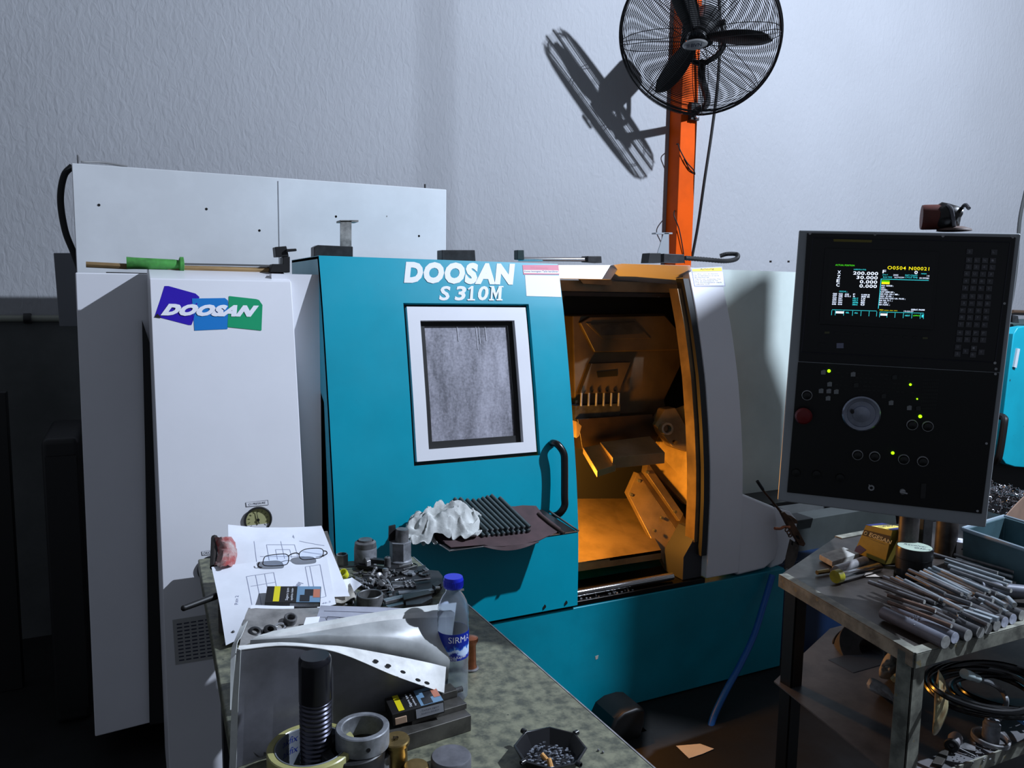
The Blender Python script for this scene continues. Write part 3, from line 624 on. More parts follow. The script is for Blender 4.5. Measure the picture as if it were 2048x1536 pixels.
# lower panel: rings, hand wheel, stop button, lamps
SELR = mat('selector_ring', (.62, .62, .63), .35, .2)
def knob(p, r=.0115, m=SELR):
    o = PD(*p, .003); b = MB(); b.ring(o, PN, r, r*.84, .006, 28); k = b.build('selector_ring', m, LO_)
    b = MB(); b.lathe([(r*.82, 0), (r*.72, .012), (r*.3, .014), (.0001, .014)], 20, o, PN); b.build('knob', PBLK2, k)
for p in ((1614,790),(1824,849),(1855,852),(1715,909),(1749,912),(1845,922)): knob(p)
knob((1807,918), .0115, STEEL)
o = PD(1607, 829, .003); b = MB(); b.lathe([(.011, 0), (.011, .010), (.0185, .012), (.019, .018), (.015, .023), (.0001, .025)], 28, o, PN); b.build('emergency_stop', mat('stop_red', (.40, .02, .04), .4), LO_)
o = PD(1722, 826, .003); b = MB(); b.lathe([(.0375, 0), (.040, .003), (.040, .010), (.037, .013), (.030, .0125), (.029, .010), (.019, .010), (.018, .016), (.0001, .017)], 48, o, PN); HW = b.build('hand_wheel', mat('wheel_alu', (.62, .64, .70), .30, .9, var=.15, vscale=20), LO_)
b = MB(); o2 = PD(1704, 822, .014); b.cyl(o2, o2+PN*.012, .004, n=12); b.build('crank_knob', BLACK, HW)
c5 = lambda x, y: (1600+x/4.953, 700+y/4.953)
def btn(b, p): x, y = c5(*p); dslab(b, [(x-4.5, y-3), (x+1, y-5), (x+5, y-4), (x+4.5, y+4), (x-4.5, y+4)], .003, .007)
each(btn, [(230,220),(525,240),(292,338),(208,404),(284,406),(358,412),(277,477),(900,522),(1080,572)], 'button', mat('button_white', (.50, .51, .52), .5), LO_)
each(btn, [(935,268),(555,346),(828,455),(1170,575)], 'button', mat('button_grey', (.16, .17, .17), .5), LO_)
def led(b, p): o = PD(*c5(p[0], p[1]), .003); b.lathe([(p[2], 0), (p[2], .002), (p[2]*.6, .004), (.0001, .0045)], 14, o, PN)
each(led, [(287,207,.0036),(1093,342,.0026),(1160,484,.0016),(1190,657,.0036),(918,1019,.0034)], 'indicator_lamp', em('led', (.62, 1, .05), 2.2), LO_)
o = PD(*c5(705,1362), .003); b = MB(); b.ring(o, PN, .0065, .0035, .005, 20); b.tube([o+ex*-.003+ey*.004+PN*.006, o+ex*-.006+ey*.008+PN*.006], .0012, 6); b.build('key_switch', SELR, LO_)
o = PD(*c5(1015,1398), .003); b = MB(); b.lathe([(.006, 0), (.006, .006), (.0001, .007)], 18, o, PN); b.tube([o+ex*-.006+PN*.008, o+ex*.009+ey*-.001+PN*.012], .002, 8); b.build('toggle_switch', STEEL, LO_)
b = MB(); x, y = c5(1225,1385); dslab(b, [(x-5, y-13), (x+5, y-13), (x+3, y+16), (x-7, y+16)], .003, .006); b.build('socket_cover', mat('socket_grey', (.15, .15, .15), .5), LO_)
for p in ((1592,945),(1633,948),(1680,955)): o = PD(*p, .003); b = MB(); b.lathe([(.010, 0), (.009, .006), (.0001, .007)], 20, o, PN); b.build('blank_plug', PBLK2, LO_)
b = MB()
random.seed(5)
LEGQ = [(x, y) for x in range(0, 17) for y in range(0, 5)]
for i, (u, v) in enumerate(LEGQ):
    if random.random() < .75:
        x, y = 1674+u*9.6-v*1.5, 744+v*8+u*.5; w = random.uniform(3, 7); dface(b, [(x, y), (x+w, y+.3), (x+w-.2, y+2.6), (x-.2, y+2.3)], .0036)
for u in range(9):
    for v in range(9):
        x, y = 1847+u*3.6-v*.8, 757+v*7.2; dface(b, [(x, y), (x+2.4, y), (x+2.3, y+4.6), (x-.1, y+4.6)], .0036)
b.build('panel_legend', mat('legend_dim', (.115, .118, .115), .6), LO_, smooth=0)
# arm below carrying it
cen = PD(1900, 850, -.22); MB().tube(bez([cen, cen-PN*.10, cen-PN*.22+Vector((.10, .02, -.02)), Vector((2.62, 2.30, 1.10))], 6), .030, 14).build('support_arm', GREYC, CP)
# reddish work light lying on the console
wl = PD(1880, 462, -.06); WLT = thing('work_light', 'rust red cylinder with crumpled black cap lying on top of the control panel', 'work light', wl)
RED = mat('rust_red', (.42, .17, .12), .5, var=.35, vscale=12)
a = Vector((cos(radians(46)), -sin(radians(46)), 0)); u = Vector((0, 0, 1)); k_ = (onP(1940, 430, wl, PN)-onP(1840, 430, wl, PN)).length/100
cw = wl + u*(31*k_) - a*(14*k_)
MB().lathe([(27*k_, -26*k_), (28*k_, -22*k_), (28*k_, 14*k_)], 28, cw, a).build('barrel', RED, WLT)
b = MB(); b.lathe([(29*k_, 6*k_), (31*k_, 12*k_), (31*k_, 26*k_), (27*k_, 42*k_), (20*k_, 52*k_), (.0001, 54*k_)], 28, cw, a)
for v in range(len(b.v)): p = b.v[v]; b.v[v] = p + Vector((noise.noise(p*55), noise.noise(p*55+Vector((3,1,2))), noise.noise(p*55+Vector((7,3,1)))))*.006
b.build('cap', mat('crumpled_black', (.09, .08, .08), .3, var=.4, vscale=30), WLT)
b = MB(); pts = [cw+a*(22+i*5)*k_ + u*(24*cos(i*.9))*k_ - Vector((.6,.6,0))*.02*(1+sin(i*.9)) for i in range(9)]; b.tube(bez(pts, 6), .004, 8); b.build('strap', mat('strap_grey', (.30, .30, .32), .35), WLT)
b = MB(); b.lathe([(36*k_, 0), (34*k_, 4*k_), (20*k_, 9*k_), (.001, 9*k_)], 24, wl+a*28*k_, u); b.build('foot', mat('rust_brown', (.36, .28, .25), .6, var=.3, vscale=20), WLT)

# ------------------------------------------------------------------ fan
FY = 3.33; FC = onY(1397, 74, FY); _l = (KEY-FC).normalized(); FN = Vector((-.61, -.50, -.61)); FN = (FN-_l*FN.dot(_l)).normalized()
depth = (FC-CAM).dot(FWD); FR = 159.0/FPX*depth
e1 = Vector((0,0,1)).cross(FN).normalized()
if e1.dot(RIGHT) < 0: e1 = -e1
e2 = FN.cross(e1).normalized()
if e2.z < 0: e2 = -e2
FAN = thing('wall_fan', 'large black caged industrial fan tilted down on the orange column', 'fan', FC)
WIRE = mat('fan_wire', (.10, .10, .105), .4, .5); FBLK = mat('fan_black', (.05, .05, .055), .4)
def fpt(r, a, h): return FC + (e1*cos(a)+e2*sin(a))*r + FN*h
def circ(r, h, n=72): return [fpt(r, 2*pi*i/n, h) for i in range(n)]
dome = lambda r: .042*(1-(r/FR)**20)+.018*(1-(r/FR)**2)+.024
def guard(name, s, nr, ns, r0):
    b = MB()
    for i in range(nr):
        r = r0+(FR-.012-r0)*(i+.5)/nr; b.tube(circ(r, s*dome(r)), .0017, 5, True)
    for k in range(5): b.tube(circ(FR-.002-.0016*k, s*(.006+.0115*k)), .0011, 5, True)
    for k in range(ns):
        a = 2*pi*k/ns+.15; b.tube([fpt(r, a+.18*((r-r0)/(FR-r0))*(1 if k % 2 else -1), s*dome(r)+s*.002) for r in fr(r0-.01, FR-.004, 9)]+[fpt(FR, a+.18*(1 if k % 2 else -1), s*.020)], .0021, 5)
    return b.build(name, WIRE, FAN)
guard('front_guard', 1, 36, 16, .052); guard('rear_guard', -1, 34, 16, .085)
b = MB(); b.tube(circ(FR, .020, 96), .0055, 8, True); b.tube(circ(FR, -.020, 96), .0055, 8, True); b.build('rim_band', WIRE, FAN)
b = MB(); b.lathe([(.058, 0), (.058, .035), (.045, .06), (.0001, .065)], 28, FC-FN*.02, FN); b.build('hub', FBLK, FAN)
for ang in (-9, 103, 226):
    a = radians(ang); d = e1*cos(a)+e2*sin(a); t = -e1*sin(a)+e2*cos(a)
    def bl(u, v, d=d, t=t):
        r = .05+(FR*.90-.05)*u; wd = .036+.036*sin(pi*min(1, u*.95+.02))**.8-.014*u
        if u > .8: wd *= sqrt(max(.02, 1-((u-.8)/.205)**2))
        tw = radians(42-22*u); x = (v-.42)*2*wd*.9
        return FC + d*r + t*x*cos(tw) + FN*(x*sin(tw)+.012*sin(pi*v))
    MB().grid(bl, 20, 8).build('fan_blade', FBLK, FAN, solid=.004)
bc = FC+FN*(dome(.0)+.012)
b = MB(); n_ = 28; ell = lambda s, h: [bc + e1*cos(2*pi*i/n_)*.063*s + e2*sin(2*pi*i/n_)*.027*s + FN*h for i in range(n_)]
b.add(ell(1, -.004)+ell(1, .003)+ell(.86, .008), [list(range(n_))[::-1], list(range(2*n_, 3*n_))]+[(i, (i+1) % n_, (i+1) % n_+n_, i+n_) for i in range(n_)]+[(i+n_, (i+1) % n_+n_, (i+1) % n_+2*n_, i+2*n_) for i in range(n_)])
BDG = b.build('badge', mat('badge_silver', (.60, .60, .60), .35, .7), FAN)
b = MB(); text_fit(b, 'BVN', bc+FN*.0085-e1*.020-e2*.008, e1, e2, .058, .017, shear=.2, offset=.02)
for k in range(3): o = bc+FN*.0085-e1*(.042-k*.001)-e2*(.007-k*.0055); b.add([o, o+e1*.016, o+e1*.016+e2*.003, o+e2*.003], [(0,1,2,3)])
b.build('badge_lettering', INK, BDG, smooth=0)
b = MB(); b.lathe([(.05, -.02), (.082, -.05), (.085, -.20), (.075, -.235), (.04, -.25), (.0001, -.25)], 28, FC, FN); b.build('motor', FBLK, FAN)
mc = FC-FN*.15; cx_ = .5*(xl+xr); foot = Vector((cx_+.02, WALL-.14, onY(1388, 224, WALL-.12).z))
b = MB(); b.cyl(mc-e1*.11, mc+e1*.11, .018, n=12); b.tube(bez([mc-e1*.1, mc-e1*.1-Vector((0,0,.13)), mc-Vector((0,0,.20))], 6), .014, 8); b.tube(bez([mc+e1*.1, mc+e1*.1-Vector((0,0,.13)), mc-Vector((0,0,.20))], 6), .014, 8); b.build('yoke', FBLK, FAN)
b = MB(); b.tube(bez([mc-Vector((0,0,.18)), mc-Vector((0,0,.26)), foot+Vector((0,-.10,.03)), foot], 6), .020, 10); b.build('arm', FBLK, FAN)
b = MB(); b.box(foot-Vector((.03,.0,.05)), foot+Vector((.03,.03,.05))); b.build('clamp', BLACKM, FAN, bevel=.003)
b = MB(); b.cyl(foot+Vector((.0,-.02,-.03)), foot+Vector((.0,.0,-.03)), .012, n=6); b.build('bolt', STEEL, FAN)
# cables
solo(MB().tube(bez([onY(1437,-30,3.62), onY(1440,60,3.62), onY(1436,160,3.64), onY(1424,260,3.68), onY(1409,360,3.72), onY(1396,450,3.78), onY(1383,520,3.82)]), .0085, 8), 'power_cable', RUBBER, 'black cable hanging past the fan and down beside the orange column', 'cable')
yw = WALL-.116
solo(MB().tube(bez([onY(1352,290,WALL-.05), onY(1356,288,yw), onY(1361,302,yw-.006), onY(1374,325,yw-.012), onY(1387,340,yw-.006), onY(1389,349,yw+.01), onY(1379,338,yw-.004), onY(1368,318,yw-.004)]), .0035, 6), 'wire', RUBBER, 'thin black wire looped around the orange column', 'wire')
solo(MB().tube(bez([onY(1352,415,WALL-.04), onY(1348,430,WALL-.12), onY(1358,458,WALL-.125), onY(1366,500,WALL-.12), onY(1370,540,WALL-.10)]), .0035, 6), 'wire', RUBBER, 'thin black wire running behind the lathe top at the foot of the column', 'wire')
# ------------------------------------------------------------------ left bench
BZ = .80
def hz(px, py, base):
    """point above base, in the upright plane facing the camera through it"""
    n = Vector((base.x, base.y, 0)).normalized(); return onP(px, py, base, n)
def bz(px, py, z=BZ): return onZ(px, py, z)
BT = thing('workbench', 'workbench with mottled green grey top in front of the teal lathe door', 'workbench', (.4, 1.4, 0))
TOPM = mat('mottled_bench_top', (.47, .47, .39), .55, col2=(.28, .29, .25), vscale=46, rvar=.15, bump=.06, bscale=120, spots=(90, .70, (.20, .20, .19)))
MB().prism([(.11, .68, BZ-.035), (.735, .68, BZ-.035), (.705, 2.06, BZ-.035), (.50, 2.10, BZ-.035), (.46, 2.275, BZ-.035), (.15, 2.275, BZ-.035)], (0, 0, .035)).build('top', TOPM, BT, bevel=.004)
MB().prism([(.7365, .68, BZ-.03), (.7395, .68, BZ-.03), (.7095, 2.06, BZ-.03), (.7065, 2.06, BZ-.03)], (0, 0, .028)).build('edge_strip', STEEL, BT)
for x, y in ((.15, .74), (.66, .74), (.18, 2.02), (.65, 1.98)): MB().box((x, y, 0), (x+.04, y+.04, BZ-.035)).build('leg', BLACKM, BT)
MB().box((.15, .74, .62), (.66, .78, BZ-.035)).build('apron', BLACKM, BT)
MB().box((.15, .76, .18), (.68, 2.08, .20)).build('lower_shelf', BLACKM, BT)
each(lambda b, i: b.sphere(bz(1197+i*9, 1500+(i % 2)*4, BZ+.002), .0022, 8), range(2), 'metal_chip', STEEL, BT)
# hoop handle and black bar at its left edge
solo(MB().tube(bez([bz(468,1262,.83), bz(447,1290,.80), bz(442,1325,.77), bz(455,1352,.75)]), .003, 8), 'wire_hoop', STEELD, 'thin steel wire hoop at the left edge of the left bench', 'wire')
# vice-like dark pieces by the left edge
b = MB(); c = bz(405, 1196, .84); b.cyl(bz(368,1216,.87), bz(432,1192,.87), .0065, .008, 12); b.sphere(bz(368,1216,.87), .0068, 10); hnd = b
t = thing('scraper', 'black handled tool sticking out over the left bench edge by the papers', 'hand tool', bz(432, 1195, .80))
hnd.build('handle', mat('handle_black', (.05, .05, .05), .5), t); MB().tube([bz(432,1192,.87), bz(470,1178,.87)], .004, 8).build('shank', STEELD, t)

# ---------------- papers, glasses and what carries them
PO, PNm = Vector((0, 1.70, .84)), Vector((0, -.316, .949))
def pp(px, py, l=0.0): return onP(px, py, PO+PNm*l, PNm)
st = MB(); q = [pp(440,1075,-.004), pp(655,1062,-.004), pp(690,1175,-.004), pp(436,1220,-.004)]
st.add([Vector((v.x, v.y, BZ+.0005)) for v in q]+q, [(0,1,2,3),(7,6,5,4),(0,4,5,1),(1,5,6,2),(2,6,7,3),(3,7,4,0)])
bm_ = st; sup = solo(st, 'catalogue_stack', mat('dirty_card', (.42, .40, .38), .8, var=.3, vscale=20), 'sloping stack of grubby catalogues under the white drawings on the left bench', 'papers')
t = thing('plastic_bag', 'crumpled red and white plastic wrapper at the left end of the drawings', 'wrapper', pp(440, 1130))
def bag(u, v):
    x, y = 428+38*u+8*sin(v*3), 1074+58*v; p = pp(x, y, .012+.018*sin(pi*u)); return p + Vector((0, 0, .006*noise.noise(Vector((u*5, v*7, 1)))))
MB().grid(bag, 10, 14).build('wrapper', mat('wrapper_red', (.62, .25, .24), .35, col2=(.70, .66, .64), vscale=26), t, solid=.002)
MB().tube([pp(429,1075,.006), pp(427,1135,.006)], .008, 8).build('rolled_edge', mat('wrapper_dark', (.16, .14, .13), .5), t)
def sheet(name, label, quad, l, curl, m=PAPER, lines=(), n=14, texts=()):
    """a sheet of paper: pixel quad ul, ur, lr, ll on the sloping pile; curl(u,v) lifts it"""
    ul, ur, lr, ll = [Vector(p) for p in quad]
    def at(u, v, e=0.0):
        p = (ul*(1-u)+ur*u)*(1-v)+(ll*(1-u)+lr*u)*v; w = pp(p.x, p.y, l); return w + PNm*(curl(u, v)+e)
    b = MB(); b.grid(at, n, n)
    for (u0, v0, u1, v1) in lines:
        k = 6; b.use(1); du, dv = u1-u0, v1-v0; L_ = sqrt(du*du+dv*dv) or 1; nx, ny = -dv/L_*.0024, du/L_*.0024
        for i in range(k):
            a, c = i/k, (i+1)/k
            b.add([at(u0+du*a-nx, v0+dv*a-ny, .0006), at(u0+du*c-nx, v0+dv*c-ny, .0006), at(u0+du*c+nx, v0+dv*c+ny, .0006), at(u0+du*a+nx, v0+dv*a+ny, .0006)], [(0,1,2,3)])
    for body, u, v, w, h, ang in texts:
        vs, fs = textmesh(body, 1.0); x1 = max(v_.x for v_ in vs) or 1; y1 = max(v_.y for v_ in vs) or 1
        b.use(1).add([at(u+cos(ang)*p.x/x1*w+sin(ang)*p.y/y1*h, v+sin(ang)*p.x/x1*w-cos(ang)*p.y/y1*h, .0007) for p in vs], fs)
    return solo(b, name, [m, mat('pencil_line', (.60, .62, .70), .9)], label, 'paper')
rect = lambda a, b_, c, d: [(a,b_,c,b_), (c,b_,c,d), (c,d,a,d), (a,d,a,b_)]
sheet('drawing', 'white technical drawing sheet lying uppermost at the back of the pile', [(456,1059),(643,1051),(700,1192),(460,1196)], .010,
      lambda u, v: .014*max(0, .3-u)*max(0, .35-v)*10+.002*sin(6*u), lines=rect(.38,.25,.66,.62)+rect(.46,.32,.60,.55)+[(.26,.2,.26,.6),(.3,.42,.72,.42),(.72,.2,.95,.28),(.72,.35,.9,.4),(.53,.2,.53,.66)], texts=(('4', .66, .16, .02, .05, .0), ('Ø', .15, .55, .03, .05, .3)))
sheet('drawing', 'white sheet with ruled table and handwriting under the spectacles', [(423,1134),(652,1108),(672,1209),(452,1268)], .016,
      lambda u, v: -.035*max(0, v-.55)*max(0, .5-u)*4+.0015*sin(7*v), lines=rect(.28,.22,.52,.9)+[(.36,.22,.36,.9),(.44,.22,.44,.9),(.3,.38,.52,.38)]+rect(.80,.2,.93,.8)+[(.84,.2,.84,.8)],
      texts=(('Ø10-0.52 boy', .60, .72, .30, .06, -1.05), ('200 mm', .64, .66, .2, .05, -1.05), ('Rev 2', .16, .6, .12, .03, -1.4), ('No 46.2', .80, .93, .16, .03, .05)))
sheet('receipt', 'small white crumpled paper slip beside the yellow cap', [(672,1168),(704,1152),(724,1172),(690,1192)], -.028, lambda u, v: .004*sin(5*u+3*v), n=8)
sheet('receipt', 'torn grubby paper with a yellowed patch below the drawing edge', [(664,1180),(700,1168),(712,1196),(672,1208)], -.030, lambda u, v: .004*sin(7*u+2*v), m=mat('grubby_paper', (.70, .68, .64), .8, var=.35, vscale=40), n=8)
# cigarette pack lying on the lower sheet
def pack(name, label, M, w, d, h):
    """box with w x d x h in its own axes, warning print on the top face"""
    t = thing(name, label, 'cigarette pack', M.translation); R = M
    b = MB(); b.box((0, 0, 0), (w, d, h), R); b.build('box', mat('pack_dark', (.13, .125, .125), .4), t, bevel=.0012)
    f = lambda x, y, e=.0006: R @ Vector((x*w, y*d, h+e))
    b = MB(); rc = lambda i, x0, y0, x1, y1, e=.0006: b.use(i).add([f(x0,y0,e), f(x1,y0,e), f(x1,y1,e), f(x0,y1,e)], [(0,1,2,3)])
    rc(0, .14, .06, .25, .98); rc(1, .56, 0.02, .99, .98); rc(4, .62, .05, .80, .45, .0009); rc(4, .70, .40, .90, .80, .0008); rc(3, .86, .3, .985, .80, .001)
    ux, uy = (R @ Vector((0, 1, 0)) - R.translation), (R @ Vector((-1, 0, 0)) - R.translation)
    text_fit(b.use(2), 'Sigara içen', f(.42, .12, .001), ux, uy, d*.75, w*.06); text_fit(b.use(2), 'ayakta kalır', f(.50, .12, .001), ux, uy, d*.75, w*.05)
    b.build('warning_print', [mat('print_yellow', (.86, .80, .12), .4), mat('print_blue', (.42, .55, .66), .4), PAPER, mat('print_orange', (.72, .45, .36), .4), mat('print_dark', (.14, .15, .17), .4)], t, smooth=0)
    b = MB(); fx = lambda y, z: R @ Vector((w*y, -.0006, h*z)); b.add([fx(.45,.15), fx(.98,.15), fx(.98,.9), fx(.45,.9)], [(0,1,2,3)])
    text_fit(b.use(1), 'Türkiye sigara', R @ Vector((w*.55, -.001, h*.6)), (R @ Vector((1,0,0)))-R.translation, (R @ Vector((0,0,1)))-R.translation, w*.34, h*.16)
    text_fit(b.use(1), 'bırakma danışma', R @ Vector((w*.55, -.001, h*.35)), (R @ Vector((1,0,0)))-R.translation, (R @ Vector((0,0,1)))-R.translation, w*.34, h*.16)
    b.build('side_print', [mat('print_grey', (.62, .63, .66), .5), INK], t, smooth=0); return t
def frame3(o, x, z):
    x = x.normalized(); z = (z-x*z.dot(x)).normalized(); y = z.cross(x); M = Matrix((x, y, z)).transposed().to_4x4(); M.translation = o; return M
o = pp(529, 1214, .022); xv = pp(640, 1214, .022)-o
pack('cigarette_pack', 'flat dark cigarette pack with yellow stripe lying on the ruled white sheet', frame3(o, xv, PNm), xv.length, .056, .012)

# spectacles
gl = thing('spectacles', 'dark wire rimmed spectacles lying open on the white drawings', 'spectacles', pp(590, 1130, .02))
def gp(x, y, l): return pp(x, y, l)
MET = mat('frame_dark_metal', (.13, .09, .10), .3, .8)
cr = lambda x, y: (400+x/3.413, 980+y/3.413)
def lensrim(pts): return [gp(*cr(x, y), .020+ (560-y)*.00012) for x, y in pts]
Lp = [(428,505),(436,468),(455,450),(520,440),(580,437),(602,450),(605,475),(598,500),(575,512),(500,518),(445,516)]
Rp = [(675,440),(688,420),(725,403),(790,397),(830,402),(842,420),(838,445),(820,462),(760,472),(705,475),(682,462)]
for p in (Lp, Rp):
    P = bez(lensrim(p)+[lensrim(p)[0]], 4)[:-1]; MB().tube(P, .0011, 6, True).build('rim', MET, gl)
    q = lensrim(p); MB().add(q, [list(range(len(q)))]).build('lens', mat('lens_glass', (.95, .97, 1), .02, trans=1.0, ior=1.05), gl, solid=.0012, smooth=0)
T3 = lambda pts, r, nm, m=MET: MB().tube(bez([gp(*cr(x, y), l) for x, y, l in pts], 6), r, 8).build(nm, m, gl)
T3([(603,450,.034),(630,435,.037),(660,430,.037),(680,440,.035)], .0013, 'bridge')
T3([(405,492,.028),(398,520,.022),(440,530,.014),(520,515,.010),(640,490,.009),(760,475,.008),(835,465,.008)], .0013, 'temple')
T3([(500,560,.006),(460,570,.004)], .0028, 'temple_tip', RUBBER); T3([(575,515,.006),(530,535,.006),(462,568,.004)], .0022, 'temple_tip', RUBBER)
T3([(842,415,.034),(862,420,.030),(860,440,.022),(780,465,.012),(690,485,.009),(610,498,.007)], .0013, 'temple'); T3([(735,478,.008),(790,490,.006),(848,498,.005)], .0026, 'temple_tip', RUBBER)

# ---------------- document folder standing at the front
def loft(rows, n=22, m=12):
    """surface through rows of (px, py, Y)"""
    R = []
    for r in rows:
        c = bez([Vector(p) for p in r], 8); R.append([c[int(round(i*(len(c)-1)/n))] for i in range(n+1)])
    out = []
    for i in range(n+1):
        c = bez([R[j][i] for j in range(len(R))], 8) if len(R) > 1 else [R[0][i]]
        out.append([c[int(round(k*(len(c)-1)/m))] for k in range(m+1)])
    b = MB(); b.grid(lambda u, v: onY(*out[int(round(u*n))][int(round(v*m))]), n, m)
    for p in b.v: p.z = max(p.z, BZ+.001)
    return b
FOLD = thing('document_folder', 'open folder of clear sleeves and papers standing behind the black threaded bolt', 'folder', onY(680, 1470, 1.24))
SLV = mat('grey_sleeve', (.50, .50, .53), .35, var=.2, vscale=10); SLVL = mat('clear_sleeve', (.84, .85, .84), .3, var=.12, vscale=14)
loft([[(476,1300,1.180),(560,1291,1.190),(640,1296,1.205),(700,1312,1.215),(790,1350,1.225),(885,1390,1.236)], [(468,1400,1.200),(640,1400,1.225),(880,1430,1.27)], [(462,1570,1.222),(640,1570,1.25),(876,1570,1.30)]]).build('front_sleeve', SLV, FOLD, solid=.0012)
loft([[(474,1296,1.182),(482,1300,1.177)], [(463,1420,1.203),(476,1420,1.198)], [(458,1570,1.224),(472,1570,1.218)]], 4).build('sleeve_edge', SLVL, FOLD, solid=.001)
loft([[(478,1292,1.195),(560,1285,1.206),(640,1290,1.222),(690,1294,1.236),(770,1308,1.25),(850,1324,1.245),(892,1334,1.24)],
      [(476,1300,1.179),(560,1291,1.189),(640,1297,1.203),(700,1314,1.211),(790,1352,1.214),(888,1386,1.212)]], 30, 6).build('punched_strip', mat('strip_white', (.86, .86, .85), .5, var=.12, vscale=30), FOLD, solid=.001)
for x, y in ((752,1322),(777,1331),(806,1344),(836,1360),(854,1366)):
    b = MB(); yh = 1.222 if x < 800 else 1.2085; c = onY(x, y, yh); d1, d2 = (onY(x+5.2, y+2, yh)-c), (onY(x-1, y+2.6, yh-.003)-c); b.add([c+d1*cos(2*pi*i/12)+d2*sin(2*pi*i/12) for i in range(12)], [list(range(12))]); b.build('punch_hole', HOLE, FOLD, solid=.0008)
for k in range(3):
    y0 = k*9
    loft([[(505+k*20,1284-y0*1.2,1.275+k*.012),(640,1262-y0,1.285+k*.012),(780,1240-y0*1.1,1.295+k*.012),(907+k*3,1234-y0*1.6,1.30+k*.012)],
          [(500,1290,1.27+k*.01),(640,1288,1.27+k*.01),(780,1300,1.262+k*.01),(898,1340-y0,1.255+k*.01)],
          [(500,1420,1.30+k*.01),(640,1420,1.30+k*.01),(780,1420,1.31+k*.01),(890,1420,1.32+k*.01)]], 22, 10).build('sleeve', [mat('smoky_sleeve', (.70, .71, .71), .3, var=.2, vscale=9), mat('cloudy_sleeve', (.86, .86, .85), .35, var=.2, vscale=12), SLVL][k], FOLD, solid=.001)
loft([[(540,1282,1.315),(700,1254,1.325),(820,1232,1.335),(888,1203,1.345),(897,1212,1.345)], [(540,1300,1.31),(700,1290,1.31),(820,1290,1.31),(888,1280,1.31),(900,1282,1.31)]], 20, 6).build('white_sheet', PAPER, FOLD, solid=.0008)
loft([[(641,1211,1.40),(700,1213,1.40),(770,1215,1.40),(860,1220,1.40)], [(632,1240,1.37),(700,1248,1.36),(770,1246,1.36),(850,1236,1.36)], [(624,1268,1.34),(700,1262,1.34),(770,1254,1.34),(850,1245,1.34)]], 16, 8).build('grey_drawing', mat('tinted_drawing', (.60, .61, .66), .6, var=.12, vscale=16), FOLD, solid=.0008)
b = MB()
for a, c in (((648,1222),(840,1228)), ((655,1233),(760,1239)), ((652,1246),(720,1249)), ((655,1233),(652,1246)), ((680,1234),(678,1247)), ((700,1235),(698,1248))):
    b.tube([onY(*a, 1.372), onY(*c, 1.366)], .0005, 4)
b.build('drawing_line', INK, FOLD, label='thin printed lines')['kind'] = 'stuff'
loft([[(612,1235,1.36),(640,1233,1.365)], [(602,1266,1.335),(632,1264,1.335)]], 4, 3).build('white_card', PAPER, FOLD, solid=.0006)
loft([[(497,1216,1.47),(560,1218,1.46),(640,1216,1.46)], [(488,1240,1.43),(560,1238,1.43),(640,1236,1.42)], [(478,1296,1.34),(560,1262,1.40),(640,1256,1.40)]], 14, 8).build('rear_sleeve', mat('brownish_sleeve', (.55, .54, .53), .3, var=.3, vscale=18), FOLD, solid=.001)
loft([[(503,1210,1.475),(560,1212,1.47),(588,1212,1.47)], [(500,1219,1.465),(560,1221,1.46),(588,1220,1.46)]], 6, 3).build('sleeve_edge', PAPER, FOLD, solid=.0006)
loft([[(487,1240,1.44),(498,1236,1.44)], [(470,1280,1.36),(484,1270,1.36)], [(462,1310,1.28),(472,1300,1.28)], [(460,1420,1.245),(466,1420,1.245)]], 4, 10).build('sleeve_edge', SLVL, FOLD, solid=.001)
# tools between the sleeves, on the rear sleeve
TZ = .935
def tbz(x, y): return onZ(430+x/3.864, 1200+y/3.864, TZ)
solo(MB().ring(tbz(575,185), (.1, -.4, 1), .012, .0075, .018, 12), 'socket', STEELD, 'hexagon socket standing on edge between the clear sleeves', 'socket')
t = thing('spanner', 'chrome ring spanner lying between the clear sleeves', 'spanner', tbz(520, 240))
MB().prism([tbz(480,235), tbz(660,235), tbz(660,255), tbz(480,255)], (0, 0, .004)).build('shank', CHROME, t); MB().ring(tbz(505,222), (0, -.3, 1), .011, .006, .006, 20).build('ring_end', CHROME, t)
for x0, y0, x1, y1 in ((285,210,470,205),(345,190,400,215)):
    solo(MB().cyl(tbz(x0,y0), tbz(x1,y1), .0035, n=10), 'hex_key', BLACKM, 'thin dark hexagon key between the clear sleeves', 'hex key', 'hexagon keys in the folder')
for x, y in ((300,280),(415,265)):
    solo(MB().lathe([(.011, 0), (.012, .004), (.012, .012), (.009, .014), (.006, .014), (.006, .007)], 18, tbz(x, y), (.2, -.5, 1), False), 'socket', BLACKM, 'black impact socket at the left end of the folder opening', 'socket', 'black sockets in the folder')

# ---------------- things in front of the folder
bc_ = bz(633, 1546)
t = thing('bolt', 'thick black stud with smooth cap and threaded lower half standing in the tape roll', 'bolt', bc_)
br = .5*(hz(661,1360,bc_)-hz(594,1360,bc_)).length; zt_ = hz(627, 1311, bc_).z; zm = hz(627, 1398, bc_).z
b = MB(); b.lathe([(br, zm-BZ), (br, zt_-BZ-.010), (br*.97, zt_-BZ-.004), (br*.86, zt_-BZ), (.0001, zt_-BZ)], 36, bc_); b.build('cap', mat('black_cap_gloss', (.10, .10, .12), .22, .2), t)
h_ = zm-BZ; prof = []; k = 17
for i in range(k): z0 = h_*i/k; prof += [(br*.90, z0), (br*.98, z0+h_/k*.35), (br*.98, z0+h_/k*.65), (br*.90, z0+h_/k*.98)]
MB().lathe(prof+[(br*.9, h_)], 36, bc_).build('thread', mat('thread_steel', (.30, .30, .34), .3, .9), t)
